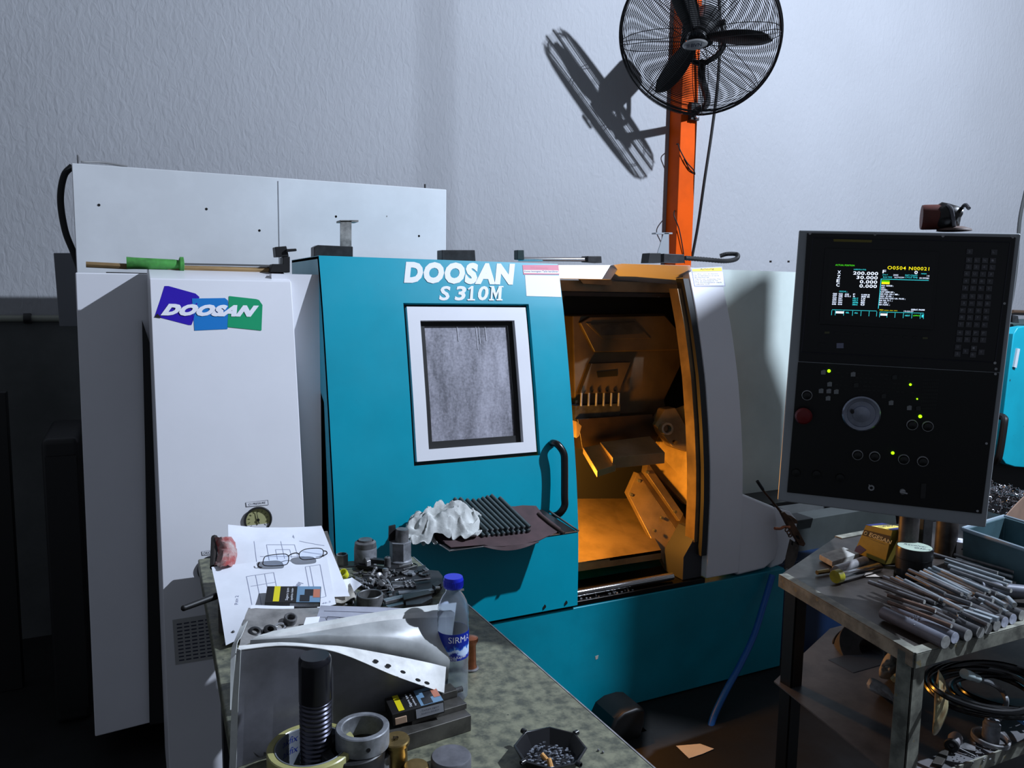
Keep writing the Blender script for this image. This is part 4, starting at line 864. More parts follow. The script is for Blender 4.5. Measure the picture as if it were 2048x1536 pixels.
# tape roll lying flat around the stud
tc = Vector((bc_.x-.010, bc_.y-.012, BZ)); t = thing('tape_roll', 'roll of yellowish clear packing tape lying flat around the black stud', 'tape', tc)
TAPE = mat('packing_tape', (.80, .78, .52), .28, trans=.35, var=.12, vscale=18)
b = MB(); b.ring(tc, (0,0,1), .066, .055, .056, 48); b.build('tape', TAPE, t)
b = MB(); b.ring(tc, (0,0,1), .0548, .0525, .056, 48); b.build('core', mat('core_card', (.45, .47, .50), .5), t)
b = MB()
for row, z in (('akfix', .038), ('akfix', .020)):
    vs, fs = textmesh(row, .016, shear=.2)
    for a0 in (2.35, 1.65):
        b.add([tc+Vector((cos(a0-v.x/.053)*.0522, sin(a0-v.x/.053)*.0522, z+v.y)) for v in vs], fs)
b.build('core_print', mat('print_navy', (.10, .16, .45), .5), t, smooth=0)
# collars
cz = Vector(bz(722, 1540)); c2 = cz+Vector((-.012, -.004, 0))
solo(MB().ring(Vector((c2.x, c2.y, BZ)), (0,0,1), .050, .034, .046, 40), 'steel_collar', BLACKM, 'wide dark collar under the lighter collar with a set screw hole', 'collar')
t = thing('steel_collar', 'grey steel collar with set screw hole, uppermost of two beside the tape roll', 'collar', Vector((cz.x, cz.y, BZ+.046)))
zc = BZ+.046; cc = onZ(725, 1490, zc); MB().ring(Vector((cc.x, cc.y, zc)), (0,0,1), .0415, .031, .032, 48).build('ring', STEELG, t)
d = (Vector((0,0,0))-Vector((cc.x, cc.y, 0))).normalized(); d = Matrix.Rotation(radians(12), 3, 'Z') @ d; o = Vector((cc.x, cc.y, zc+.015))
MB().cyl(o+d*.036, o+d*.0418, .0035, n=12).build('set_screw_hole', HOLE, t)
# steel block, and the cigarette pack on it
KZ = onY(786, 1478, 1.15).z; bl = [onZ(786,1478,KZ), onZ(943,1430,KZ)]; dx = (bl[1]-bl[0]); dy = Vector((-dx.y, dx.x, 0)).normalized()
t = thing('steel_block', 'rectangular ground steel block with a stepped rail in front of the water bottle', 'steel block', Vector((bl[0].x, bl[0].y, BZ)))
P = lambda a, c, z: Vector((bl[0].x, bl[0].y, 0))+dx*a+dy*c+Vector((0,0,z))
BLK = mat('ground_steel', (.40, .39, .37), .42, .6, var=.3, vscale=20, rvar=.1)
MB().prism([P(0,0,BZ), P(1,0,BZ), P(1,.085,BZ), P(0,.085,BZ)], (0,0,KZ-BZ)).build('body', BLK, t, bevel=.0015)
MB().prism([P(.3,.022,KZ), P(1.02,.022,KZ), P(1.02,.05,KZ), P(.3,.05,KZ)], (0,0,.010)).build('step', BLK, t, bevel=.001)
MB().prism([P(.72,.052,KZ), P(1.0,.052,KZ), P(1.0,.08,KZ), P(.72,.08,KZ)], (0,0,.022)).build('step', BLK, t, bevel=.001)
c = P(1.0, .066, KZ+.013); b = MB(); pr_ = []
for i in range(9): pr_ += [(.0042, i*.0024), (.0050, i*.0024+.0012)]
b.lathe(pr_, 14, c-dx.normalized()*.004, dx); b.build('screw', STEELD, t)
o = onZ(786, 1456, KZ+.002); xv = (onZ(898, 1430, KZ+.006)-o); xv.z = .008
M = frame3(o+Vector((0,0,.002)), xv, Vector((0, 0, 1))); pk = pack('cigarette_pack', 'open dark cigarette pack lying on the stepped steel block', M, .090, .056, .022)
b = MB(); b.box((.004, -.0015, .002), (.024, .004, .014), M); b.build('torn_flap', mat('flap_paper', (.74, .62, .52), .6), pk, bevel=.001)
# brass plugs, grey puck, small bush
c = onZ(795, 1534, .80); t = thing('brass_plug', 'round brass plug with stamped end standing beside the steel block', 'plug', c)
b = MB(); b.lathe([(.0165, 0), (.0165, .040), (.0205, .042), (.0210, .048), (.0195, .050), (.0001, .0485)], 32, c, (-.05, -.05, 1)); b.build('body', BRASS, t)
b = MB(); o = c+Vector((-.0025, -.0025, .0502)); [b.tube([o+Vector((random.uniform(-.008,.008), random.uniform(-.008,.008), 0)), o+Vector((random.uniform(-.008,.008), random.uniform(-.008,.008), 0))], .0008, 4) for _ in range(7)]
b.build('stamp', mat('brass_dark', (.22, .18, .11), .6, .5), t)
c = onZ(832, 1552, .80); solo(MB().lathe([(.02, 0), (.02, .016), (.018, .018), (.0001, .018)], 28, c), 'brass_disc', BRASS, 'low brass disc between the brass plug and the grey puck', 'disc')
c = onZ(902, 1540, .80); solo(MB().lathe([(.030, 0), (.032, .003), (.032, .022), (.030, .025), (.0001, .025)], 40, c), 'steel_puck', mat('cut_steel_face', (.46, .46, .48), .5, .4, var=.2, vscale=30), 'round grey sawn steel puck in front of the steel block', 'puck')
c = onZ(762, 1545, .80); solo(MB().ring(c, (0,0,1), .015, .008, .03, 24), 'bushing', STEEL, 'small bright bushing between the collars and the brass plug', 'bushing')

# ---------------- water bottle
bb = bz(905, 1394); t = thing('water_bottle', 'clear plastic water bottle with blue cap and blue label at the bench edge', 'bottle', bb)
Hh = hz(898, 1153, bb).z-BZ; R_ = .5*(hz(935,1300,bb)-hz(872,1300,bb)).length
s_ = lambda f: Hh*f
op = [(.0001, .006), (R_*.45, .004), (R_*.8, 0), (R_*.97, .006), (R_, .016), (R_*.985, s_(.16)), (R_, s_(.20)), (R_*.98, s_(.30)), (R_, s_(.31)), (R_, s_(.60)), (R_*.97, s_(.62)), (R_, s_(.645)), (R_*.965, s_(.67)), (R_, s_(.70)), (R_*.96, s_(.725)), (R_*.97, s_(.75)), (R_*.86, s_(.80)), (R_*.66, s_(.85)), (R_*.50, s_(.875)), (R_*.47, s_(.90)), (R_*.47, s_(.93))]
ip = [(max(.0001, r-.0009), h+(.001 if i < 3 else 0)) for i, (r, h) in enumerate(op)][::-1]
PET = mat('clear_pet', (.90, .93, .97), .10, trans=.94, ior=1.42)
b = MB(); b.lathe(op+ip, 40, bb, caps=False); b.build('body', PET, t)
b = MB(); b.lathe([(R_*.60, s_(.915)), (R_*.62, s_(.92)), (R_*.62, s_(.985)), (R_*.58, s_(1.0)), (.0001, s_(1.0))], 40, bb)
for i in range(40):
    a = 2*pi*i/40; o = bb+Vector((cos(a)*R_*.62, sin(a)*R_*.62, s_(.93))); b.box(o-Vector((.0006,.0006,0)), o+Vector((.0006,.0006,s_(.045))))
b.build('cap', mat('cap_blue', (.10, .16, .72), .35), t)
LB0, LB1 = s_(.36), s_(.575)
def lblm():
    m = mat('label_blue', (.06, .18, .62), .35); nt = m.node_tree; bs = nt.nodes['Principled BSDF']
    tcn = nt.nodes.new('ShaderNodeTexCoord'); sp = nt.nodes.new('ShaderNodeSeparateXYZ'); n = nt.nodes.new('ShaderNodeTexNoise'); n.inputs['Scale'].default_value = 70; n.inputs['Detail'].default_value = 6
    mr = nt.nodes.new('ShaderNodeMapRange'); mr.inputs['From Min'].default_value = LB0; mr.inputs['From Max'].default_value = LB1
    a = nt.nodes.new('ShaderNodeMath'); a.operation = 'MULTIPLY_ADD'; a.inputs[1].default_value = .9
    r = nt.nodes.new('ShaderNodeValToRGB'); e = r.color_ramp.elements; e[0].position = .0; e[0].color = (.004, .02, .30, 1); e[1].position = 1; e[1].color = (.004, .02, .30, 1)
    for p_, c_ in ((.62, (.004,.02,.30,1)), (.68, (.45,.58,.85,1)), (.84, (.6,.72,.92,1)), (.90, (.03,.16,.62,1)), (.98, (.004,.03,.34,1))): x = e.new(p_); x.color = c_
    L = nt.links.new; L(tcn.outputs['Object'], sp.inputs[0]); L(tcn.outputs['Object'], n.inputs['Vector']); L(sp.outputs['Z'], mr.inputs['Value']); L(n.outputs['Fac'], a.inputs[0]); L(mr.outputs[0], a.inputs[2]); L(a.outputs[0], r.inputs['Fac']); L(r.outputs['Color'], bs.inputs['Base Color']); return m
b = MB(); b.lathe([(R_*1.006, LB0), (R_*1.008, LB1)], 48, bb, caps=False); LBL = b.build('label', lblm(), t, solid=.0003)
b = MB(); a0 = atan2(-bb.y, -bb.x)-.72
def wrap(body, size, z, a, **k):
    vs, fs = textmesh(body, size, **k); b.add([bb+Vector((cos(a+v.x/R_)*R_*1.014, sin(a+v.x/R_)*R_*1.014, z+v.y)) for v in vs], fs)
wrap('SIRMA', .0165, LB0+(LB1-LB0)*.68, a0+.42); wrap('Doğal Kaynak', .0075, LB0+.004, a0+.2); wrap('Suyu', .0065, LB0-.001+.0015, a0+.55)
b.build('label_lettering', LETW, LBL, smooth=0)
# copper electrode behind the bottle
c = bz(941, 1338); t = thing('copper_electrode', 'copper coloured cylinder with flared ends standing right of the water bottle', 'electrode', c)
b = MB(); b.lathe([(.0135, .004), (.0115, .010), (.0105, .050), (.0135, .058), (.015, .060), (.0145, .066), (.006, .069), (.0001, .069)], 28, c); b.build('body', COPPER, t)
b = MB(); b.lathe([(.0165, 0), (.017, .003), (.0135, .005)], 28, c); b.build('foot', STEELD, t)
# ashtray
ac = bz(1100, 1524); t = thing('ashtray', 'black octagonal ashtray with stubs and ash at the bench edge', 'ashtray', ac)
ASH = mat('ashtray_black', (.10, .10, .11), .28)
def oct8(r, z, rot=.3): return [ac+Vector((cos(2*pi*i/8+rot)*r, sin(2*pi*i/8+rot)*r, z)) for i in range(8)]
b = MB(); rings = [oct8(.046, 0), oct8(.060, .026), oct8(.056, .027), oct8(.040, .005)]
vs = [v for r in rings for v in r]; b.add(vs, [list(range(8))[::-1], list(range(24, 32))]+[(j*8+i, j*8+(i+1) % 8, (j+1)*8+(i+1) % 8, (j+1)*8+i) for j in range(3) for i in range(8)])
b.build('bowl', ASH, t, bevel=.001)
each(lambda b, i: b.ring(ac+Vector((cos(2*pi*i/8+.3)*.0575, sin(2*pi*i/8+.3)*.0575, .0255)), (cos(2*pi*i/8+.3), sin(2*pi*i/8+.3), 0), .0045, .003, .008, 12), (0, 2, 4, 6), 'cigarette_notch', ASH, t)
random.seed(4)
for i, (x, y, dx_, dy_) in enumerate(((1083,1508,12,14),(1098,1518,4,16))):
    o = onZ(x, y, BZ+.017); e = onZ(x+dx_, y+dy_, BZ+.010)
    s2 = thing('cigarette_stub', ['crushed tan cigarette stub lying farthest back in the ashtray', 'tan cigarette stub lying across the ash in the ashtray'][i], 'cigarette stub', o)
    MB().cyl(o, o+(e-o)*1.1, .0038, .0042, 10).build('filter', mat('filter_tan', (.82, .60, .34), .8, var=.15, vscale=200), s2); MB().cyl(o+(e-o)*1.1, o+(e-o)*1.3, .0042, .003, 10).build('paper', PAPER, s2)
b = MB()
for i in range(140):
    a, r = random.uniform(0, 2*pi), .036*sqrt(random.random()); o = ac+Vector((cos(a)*r, sin(a)*r, .006+random.uniform(0, .007))); b.sphere(o, random.uniform(.0015, .0034), 6, (1.3, .8, .6))
a_ = solo(b, 'ash', mat('ash_grey', (.50, .52, .56), .9, col2=(.10, .10, .11), vscale=160), 'grey and black cigarette ash filling the ashtray', 'ash'); a_['kind'] = 'stuff'

# ---------------- parts and tools at the back of the bench
c3 = lambda x, y: (660+x/6.827, 1000+y/6.827)
def bp(x, y, z=BZ): return onZ(*c3(x, y), z)
rm = [(380,1130),(560,960),(820,900),(1180,930),(1300,905),(1310,970),(1480,985),(1540,1060),(1530,1200),(1400,1330),(900,1340),(520,1380)]
mt = solo(MB().prism([bp(x, y, BZ) for x, y in rm], (0,0,.004)), 'rubber_mat', mat('oily_mat', (.17, .165, .17), .5, var=.3, vscale=14), 'torn dark rubber mat under the loose tools at the back of the bench', 'mat')
ZM = BZ+.004
c = bp(485, 880); t = thing('threaded_bush', 'round steel pot shaped bush with dark stepped top, left at the back of the bench', 'bush', c)
r0 = .5*(hz(*c3(640,760), c)-hz(*c3(330,760), c)).length; h0 = hz(*c3(485,640), c).z-BZ
MB().lathe([(r0, 0), (r0, h0-.002), (r0*.97, h0), (r0*.9, h0)], 36, c).build('body', STEELG, t)
MB().lathe([(r0*.98, h0), (r0*.93, h0+.014), (r0*.72, h0+.018), (r0*.70, h0+.014), (r0*.62, h0+.014), (r0*.60, h0+.022), (.0001, h0+.022)], 36, c).build('plug', STEELD, t)
def hexr(b, c, r, h, ri=None):
    p = [c+Vector((cos(pi/3*i+.5)*r, sin(pi/3*i+.5)*r, 0)) for i in range(6)]; b.prism(p, (0,0,h)); return b
c = bp(960, 850); t = thing('hex_sleeve', 'tall hexagonal steel sleeve with a plug in it beside the tray', 'sleeve', c)
rh = .5*(hz(*c3(1090,700), c)-hz(*c3(780,700), c)).length*.98; hh = hz(*c3(960,560), c).z-BZ
MB().lathe([(rh*1.05, 0), (rh*1.05, .008), (rh*.95, .011)], 32, c).build('flange', STEELG, t); b = MB(); hexr(b, c+Vector((0,0,.009)), rh, hh-.009); b.build('hexagon', STEELG, t, bevel=.001)
t2 = thing('steel_plug', 'dark turned plug standing in the tall hexagonal sleeve', 'plug', c+Vector((0,0,hh))); MB().lathe([(rh*.62, 0), (rh*.60, .030), (rh*.56, .034), (.0001, .034)], 24, c+Vector((.004,0,hh)), (.06, 0, 1)).build('body', STEELD, t2); MB().prism([c+Vector(v) for v in ((-.03, .01, hh), (-.005, .018, hh), (-.008, .018, hh+.042), (-.028, .012, hh+.042))], (0, .006, 0)).build('fin', BLACKM, t2)
c = bp(165, 880); t = thing('hex_nut', 'small bright hexagonal coupling nut at the edge of the drawings', 'nut', c); b = MB(); hexr(b, c, .017, .030); b.build('body', STEEL, t, bevel=.001); MB().cyl(c+Vector((0,0,.0302)), c+Vector((0,0,.0306)), .0115, n=20).build('bore', HOLE, t)
c = bp(785, 930); t = thing('bushing', 'slender dark bushing standing in front of the hexagonal sleeve', 'bushing', c); MB().lathe([(.0095, 0), (.0085, .030), (.006, .032), (.003, .032), (.003, .02)], 20, c, caps=False).build('body', STEELD, t)
c = bp(210, 1040, BZ+.01); t = thing('yellow_cap', 'small bright yellow plastic cap by the edge of the drawings', 'cap', c); MB().lathe([(.010, 0), (.0125, .014), (.0125, .016), (.010, .016), (.008, .004)], 20, c, (-.5, -.3, .7), False).build('cup', mat('cap_yellow', (.86, .86, .20), .4), t, solid=.001)
c = bp(545, 1430); t = solo(MB().ring(c, (0,0,1), .0315, .0265, .028, 40), 'steel_ring', STEELD, 'open dark steel ring standing on the bench behind the folder', 'ring')
c = bp(265, 1400); t = thing('drilled_block', 'five sided dark steel piece with a round hole left of the steel ring', 'steel block', c)
dn = Vector((-c.x, -c.y, .5)).normalized(); uu = Vector((c.y, -c.x, 0)).normalized(); vv = dn.cross(uu)
MB().prism([c+Vector((0,0,.018))+uu*cos(2*pi*i/5+.3)*.018+vv*sin(2*pi*i/5+.3)*.018 for i in range(5)], -dn*.014).build('body', STEELD, t, bevel=.001); o = c+Vector((0,0,.018)); MB().cyl(o, o+dn*.0006, .0055, n=16).build('hole', HOLE, t)
for i, (q, lb) in enumerate((([(930,1260),(1400,1230),(1400,1265),(940,1300)], 'thin flat steel bar lying across the rubber mat'), ([(720,1390),(1390,1245),(1430,1270),(760,1430)], 'long bright steel bar behind the steel channel'), ([(990,1360),(1340,1300),(1400,1345),(1010,1440)], 'open steel channel lying in front of the bottle cap'), ([(760,1470),(1000,1420),(1010,1450),(800,1500)], 'short bright steel bar behind the grey drawing'), ([(1030,1430),(1380,1340),(1400,1390),(1250,1470),(1040,1490)], 'brown flat steel plate left of the water bottle'))):
    solo(MB().prism([bp(x, y, ZM+.002) for x, y in q], (0,0,[.004,.008,.014,.006,.010][i])), ['flat_bar', 'square_bar', 'steel_channel', 'square_bar', 'flat_plate'][i], [STEELG, STEEL, BLK, STEEL, STEELD][i], lb, ['bar', 'bar', 'channel', 'bar', 'plate'][i], bevel=.0008)
t = thing('angle_clamp', 'dark stepped clamp block with a bright pin behind the bottle cap', 'clamp', bp(1440, 1240)); MB().prism([bp(x, y, ZM) for x, y in ((1395,1245),(1470,1190),(1520,1230),(1440,1290))], (0,0,.018)).build('block', BLACKM, t, bevel=.001); MB().cyl(bp(1440,1205,ZM+.018), bp(1500,1200,ZM+.018), .004, n=12).build('pin', CHROME, t)
solo(MB().cyl(bp(1740,1240,BZ+.012), bp(1825,1228,BZ+.012), .0035, n=10), 'dowel_pin', CHROME, 'bright dowel pin sticking out right of the bottle neck', 'pin')
solo(MB().cyl(bp(1150,1105,ZM+.006), bp(1370,1075,ZM+.006), .0028, n=10), 'dowel_pin', CHROME, 'long bright steel pin lying on the rubber mat', 'pin')
t = thing('pin', 'bright headed pin in front of the hexagonal sleeve', 'pin', bp(1030, 900)); MB().cyl(bp(940,910,ZM+.006), bp(1100,880,ZM+.006), .003, n=10).build('shank', CHROME, t); MB().sphere(bp(1115,878,ZM+.006), .0048, 12).build('head', CHROME, t)
solo(MB().lathe([(.0175, 0), (.0175, .004), (.0001, .0045)], 28, bp(1085, 1010, ZM)), 'steel_disc', STEELG, 'flat round steel disc on the rubber mat', 'disc')
# boxes of inserts: black open case with clips
t = thing('tool_holder', 'dark square shank lathe tool holder lying at the back of the bench', 'tool holder', bp(640, 900)); MB().prism([bp(x, y, ZM+.010) for x, y in ((500,830),(760,855),(745,885),(490,860))], (0,0,.012)).build('shank', BLACKM, t, bevel=.001); MB().prism([bp(x, y, ZM+.010) for x, y in ((470,860),(520,835),(560,900),(500,915))], (0,0,.016)).build('head', STEEL, t, bevel=.002)
solo(MB().prism([bp(x, y, ZM) for x, y in ((380,905),(810,960),(800,1000),(370,935))], (0,0,.010)), 'flat_plate', BLACK, 'black flat bar under the lathe tool holder', 'plate', bevel=.001)
random.seed(21)
def drill(a, b_, r, m):
    """twist drill: plain shank and fluted body"""
    b = MB(); d = b_-a; L_ = d.length; d.normalize(); s1 = a+d*L_*.42; b.cyl(a, s1, r, n=10)
    u = d.orthogonal().normalized(); w = d.cross(u); n = 12; vs = []; k = 16
    for i in range(k+1):
        f = i/k; rr = r if f < .9 else r*max(.1, (1-f)*10); ph = f*9
        vs += [s1+d*(L_*.58*f)+(u*cos(2*pi*j/n+ph)*(1 if j % 6 else 1)+w*sin(2*pi*j/n+ph)*.62)*rr for j in range(n)] if False else [s1+d*(L_*.58*f)+(u*cos(ph)+w*sin(ph))*(cos(2*pi*j/n)*rr)+(w*cos(ph)-u*sin(ph))*(sin(2*pi*j/n)*rr*.55) for j in range(n)]
    b.add(vs, [(i*n+j, i*n+(j+1) % n, (i+1)*n+(j+1) % n, (i+1)*n+j) for i in range(k) for j in range(n)]+[list(range(n))[::-1], list(range(k*n, (k+1)*n))]); return b
for x0, y0, x1, y1, r in ((840,1130,1160,1125,.0035),(850,1165,1180,1150,.0045),(860,1185,1190,1175,.004),(330,1050,560,1130,.004),(350,1080,560,1160,.005),(700,1080,830,1230,.0042),(720,1150,860,1255,.004),(780,1090,870,1240,.0035),(560,1180,640,1030,.0055),(360,1130,540,1215,.0045),(880,1100,1040,1060,.003),(960,1140,1120,1090,.003)):
    solo(drill(bp(x0,y0,ZM+r), bp(x1,y1,ZM+r), r, STEEL), 'drill_bit', random.choice([STEEL, STEELD, STEELG]), 'loose twist drill on the dark mat behind the water bottle', 'drill bit', 'loose twist drills on the left bench')
def bolt_at(c, d, r, L_):
    d = d.normalized(); t = thing('socket_screw', 'loose socket head screw among the tools at the back of the bench', 'screw', c, 'loose screws on the left bench')
    b = MB(); pr2 = []; n = 8
    for i in range(n): pr2 += [(r*.85, L_*i/n), (r, L_*(i+.5)/n)]
    b.lathe(pr2+[(r*.8, L_)], 10, c, d); b.build('shank', STEELD, t); MB().lathe([(r*1.7, -r*1.8), (r*1.7, 0)], 14, c, d).build('head', BLACKM, t)
for i in range(16):
    x, y = random.uniform(280, 1000), random.uniform(990, 1180); a = random.uniform(0, 2*pi); r = random.uniform(.002, .0035)
    bolt_at(bp(x, y, ZM+r*1.7+.001), Vector((cos(a), sin(a), .02)), r, random.uniform(.014, .028))
def hexkey(c, a, L_):
    d = Vector((cos(a), sin(a), 0)); p = Vector((-sin(a), cos(a), 0)); return MB().tube(bez([c, c+d*L_*.8, c+d*L_*.97+p*.004, c+d*L_+p*.02], 5), .0022, 6)
for i, (x, y, a, l_) in enumerate(((180,915,-.2,.05),(320,960,-1.0,.05),(330,1010,-.3,.055),(1000,950,.3,.05),(450,960,-2.5,.04),(620,1215,.4,.05),(690,1240,.1,.06))):
    solo(hexkey(bp(x, y, ZM+.004), a, l_), 'hex_key', BLACKM, 'loose bent hexagon key among the screws on the left bench', 'hex key', 'loose hexagon keys on the left bench')
def insert(c, a, s, m):
    b = MB(); p = [c+Vector((cos(2*pi*i/4+a)*s*(1.25 if i % 2 else .9), sin(2*pi*i/4+a)*s*(1.25 if i % 2 else .9), 0)) for i in range(4)]; b.prism(p, (0,0,.0045)); return b
for i in range(20):
    if i < 8: x, y = random.uniform(1130, 1330), random.uniform(960, 1050)
    elif i < 15: x, y = random.uniform(830, 1120), random.uniform(960, 1110)
    else: x, y = random.uniform(660, 850), random.uniform(1240, 1330)
    solo(insert(bp(x, y, ZM+.001), random.uniform(0, 3), random.uniform(.006, .009), 0), 'cutting_insert', random.choice([BLACKM, STEELD, BLACKM]), 'small dark cutting insert lying on the rubber mat', 'cutting insert', 'cutting inserts on the rubber mat', bevel=.0006)
for i in range(9):
    x, y = random.uniform(540, 760), random.uniform(1010, 1230); r = random.uniform(.004, .007); c = bp(x, y, ZM)
    solo(MB().lathe([(r, 0), (r, .018), (r*1.35, .020), (r*1.35, .026), (r*.7, .028), (.0001, .028)], 14, c, (random.uniform(-1, 1), random.uniform(-1, 1), .5)), 'collet', random.choice([STEEL, STEELD]), 'small turned steel collet in the heap of tools behind the bottle', 'collet', 'collets in the tool heap')
for i in range(8):
    x, y = random.uniform(90, 330), random.uniform(1350, 1450); c = bp(x, y, BZ+.003); a = random.uniform(0, 3)
    solo(MB().cyl(c, c+Vector((cos(a)*.025, sin(a)*.025, .004)), .003, n=8), 'dowel_pin', STEEL, 'short steel pin lying beside the drilled block', 'pin', 'short pins beside the drilled block')

# ---------------- tray on the door
TO, TN = Vector((1.0, 2.31, .805)), Vector((0, -.336, .942))
def tp(px, py, l=0.0):
    w = onP(px, py, TO+TN*l, TN)
    return w if w.y < yp(w.z)-.003 else onF(px, py, .003)
TR = thing('parts_tray', 'brown lined sheet metal tray hung on the lathe door below the handle', 'tray', TO)
q = [tp(862,1040), tp(1085,1019), tp(1155,1064), tp(900,1102), tp(866,1076)]
MB().prism(q, -TN*.003).build('shelf', mat('tray_steel', (.16, .17, .18), .4, .5), TR)
b = MB(); pts = [tp(856,1068,.003), tp(872,1084,.003), tp(900,1102,.004), tp(968,1093,.004)]; b.tube(pts, .0028, 8); b.build('rim', CHROME, TR)
b = MB(); b.tube([tp(1094,1072,.003), tp(1155,1063,.003)], .0028, 8); b.build('rim', CHROME, TR)
b = MB(); b.tube([tp(1098,1022,.004), tp(1157,1062,.004)], .0035, 8); b.build('rim', STEELD, TR)
LIN = mat('brown_liner', (.30, .22, .23), .7, var=.2, vscale=12)
lin = [(862,1042),(940,1016),(1030,1014),(1045,1012),(1072,1013),(1085,1030),(1122,1058),(1112,1067),(1094,1074),(1078,1082),(1045,1090),(1005,1094),(980,1094),(968,1091),(902,1096),(876,1078)]
MB().prism([tp(x, y, .0035) for x, y in lin], TN*.003).build('liner', LIN, TR)
loft_l = MB(); loft_l.grid(lambda u, v: tp(968+110*u-v*2, 1092-9*u+3*sin(pi*u)+v*1, .006)+Vector((0, -.004*v, -.014*v*sin(pi*u))), 12, 4); loft_l.build('liner_lip', LIN, TR, solid=.002)
solo(MB().tube([tp(1076,1027,.010), tp(1100,1047,.010), tp(1128,1067,.010)], .0055, 10), 'flat_file', mat('rusty_file', (.20, .14, .12), .6), 'brown bar lying along the right edge of the hung tray', 'file')
c4 = lambda x, y: (800+x/5.389, 960+y/5.389)
rr = .0068
ends = [(900+55*i, 607-6*i) for i in range(10)]
def rodc(k, x, y, lay):
    m = STEELG if lay else STEELD; f = tp(*c4(x, y), .0065+rr+lay*rr*1.75); dirv = (tp(*c4(x-292, y-285), .0065+rr)-tp(*c4(x, y), .0065+rr)); dirv = dirv.normalized()
    L_ = .155+random.uniform(-.008, .008); t = thing('steel_rod', ['short grey round rod in the bottom layer on the hung tray', 'short grey round rod in the top layer on the hung tray'][lay], 'rod', f, ['rods in the bottom layer on the tray', 'rods in the top layer on the tray'][lay])
    MB().cyl(f, f+dirv*L_, rr, n=16).build('bar', mat('rod_grey_green', (.30, .35, .36), .45, .5, var=.15, vscale=30), t); MB().lathe([(rr*.97, 0), (rr*.9, .0008), (.0001, .001)], 16, f, -dirv).build('cut_face', random.choice([STEEL, STEELD, BLACKM, STEELG]), t)
for k in range(10): rodc(k, 905+54*k, 606-6*k, 0)
for k in range(9): rodc(k, 940+57*k, 548-5*k, 1)
# rag
rag = thing('rag', 'crumpled white cleaning rag on the left end of the hung tray', 'rag', tp(890, 1060))
def ragf(u, v):
    x, y = (u-.5)*2, (v-.5)*2; r2 = min(1.0, x*x*.9+y*y*.9)
    n1 = noise.noise(Vector((u*4.2+1, v*3.1, .3))); n2 = noise.noise(Vector((u*9+5, v*8, 1.7))); n3 = noise.noise(Vector((u*3, v*5+9, 4.1)))
    h = .058*(1-r2)**.8 + .030*(1-abs(n1)*2.4)*(1-.5*r2) + .013*(1-abs(n2)*2.5)
    px = 890 + 74*x*(1+.18*n3) - 8*y; py = 1062 + 22*y*(1+.3*n1) - 4*x
    w = tp(px, py, .010); return w + Vector((.012*n2, -.02*n1, max(0, h)))
b = MB(); b.grid(ragf, 64, 44)
b.build('cloth', mat('rag_white', (.80, .81, .80), .9, var=.18, vscale=16, bump=.25, bscale=160), rag, solid=.0025, smooth=60)
b = MB(); b.grid(lambda u, v: tp(812+60*u, 1049+10*v-18*u+4*sin(u*9), .02)+Vector((0, 0, .006*sin(u*14+v*5)+.012*u)), 16, 5); b.build('corner', MATS['rag_white'], rag, solid=.002)
b = MB(); b.grid(lambda u, v: tp(838+32*u+4*sin(v*7), 1042+40*v+3*sin(u*8), .006)+Vector((0, -.012*v, .022*(1-v)+.008*sin(u*9+v*4))), 12, 12); b.build('corner', MATS['rag_white'], rag, solid=.002)

# tool lying on top of the headstock
hp = lambda px, py: onY(px, py, 2.60)
t = thing('scraper', 'wooden stick with green handled poker lying on top of the headstock cover', 'hand tool', hp(300, 540))
MB().tube([hp(172,529), hp(255,533)], .0085, 8).build('wooden_stick', mat('stick_wood', (.62, .50, .33), .7, var=.3, vscale=30, stretch=(.2, 1, 1)), t)
MB().tube([hp(335,535), hp(440,538), hp(552,542)], .0085, 8).build('wooden_stick', MATS['stick_wood'], t)
b = MB(); b.lathe([(.0185, 0), (.0175, .02), (.0155, .13), (.014, .142), (.024, .146), (.024, .156), (.012, .158)], 18, hp(253,526), hp(345,529)-hp(253,526)); b.build('handle', mat('handle_green', (.30, .62, .28), .5, col2=(.22, .45, .20), vscale=20), t)
MB().tube([hp(345,529), hp(400,530), hp(552,533)], .0055, 10).build('shaft', CHROME, t)
# ------------------------------------------------------------------ right bench
RZ = .80
RB = thing('workbench', 'rusty angle iron workbench loaded with round steel bars under the control panel', 'workbench', (2.0, 1.4, 0))
A_, B_, C_, E_, D_ = Vector((1.481, 1.042, RZ)), Vector((2.70, 1.03, RZ)), Vector((2.75, 1.72, RZ)), Vector((1.99, 1.70, RZ)), Vector((1.568, 1.515, RZ))
RTOP = mat('bench_plate_oily', (.22, .20, .185), .42, .1, var=.4, vscale=10, rvar=.15)
ANG = mat('worn_angle_iron', (.55, .55, .50), .55, .1, col2=(.36, .36, .33), vscale=22, spots=(40, .68, (.50, .46, .34)))
MB().prism([A_, B_, C_, E_, D_], (0, 0, -.006)).build('top', RTOP, RB)
def rail(a, b_, name, t=.004):
    if name == 'side_rail': a, b_ = a+Vector((0,0,.0007)), b_+Vector((0,0,.0007))
    d = (b_-a).normalized(); n = Vector((-d.y, d.x, 0)); m = MB(); m.prism([a-n*t, b_-n*t, b_+n*.0, a+n*.0], (0,0,-.032)); m.prism([a-n*t+Vector((0,0,.0005)), b_-n*t+Vector((0,0,.0005)), b_+n*.022+Vector((0,0,.0005)), a+n*.022+Vector((0,0,.0005))], (0,0,.0025)); return m.build(name, ANG, RB, bevel=.0008)
rail(A_, B_, 'front_rail'); rail(D_, A_, 'side_rail'); rail(C_, E_, 'back_rail')
SZ = onY(2048, 1490, 1.03).z
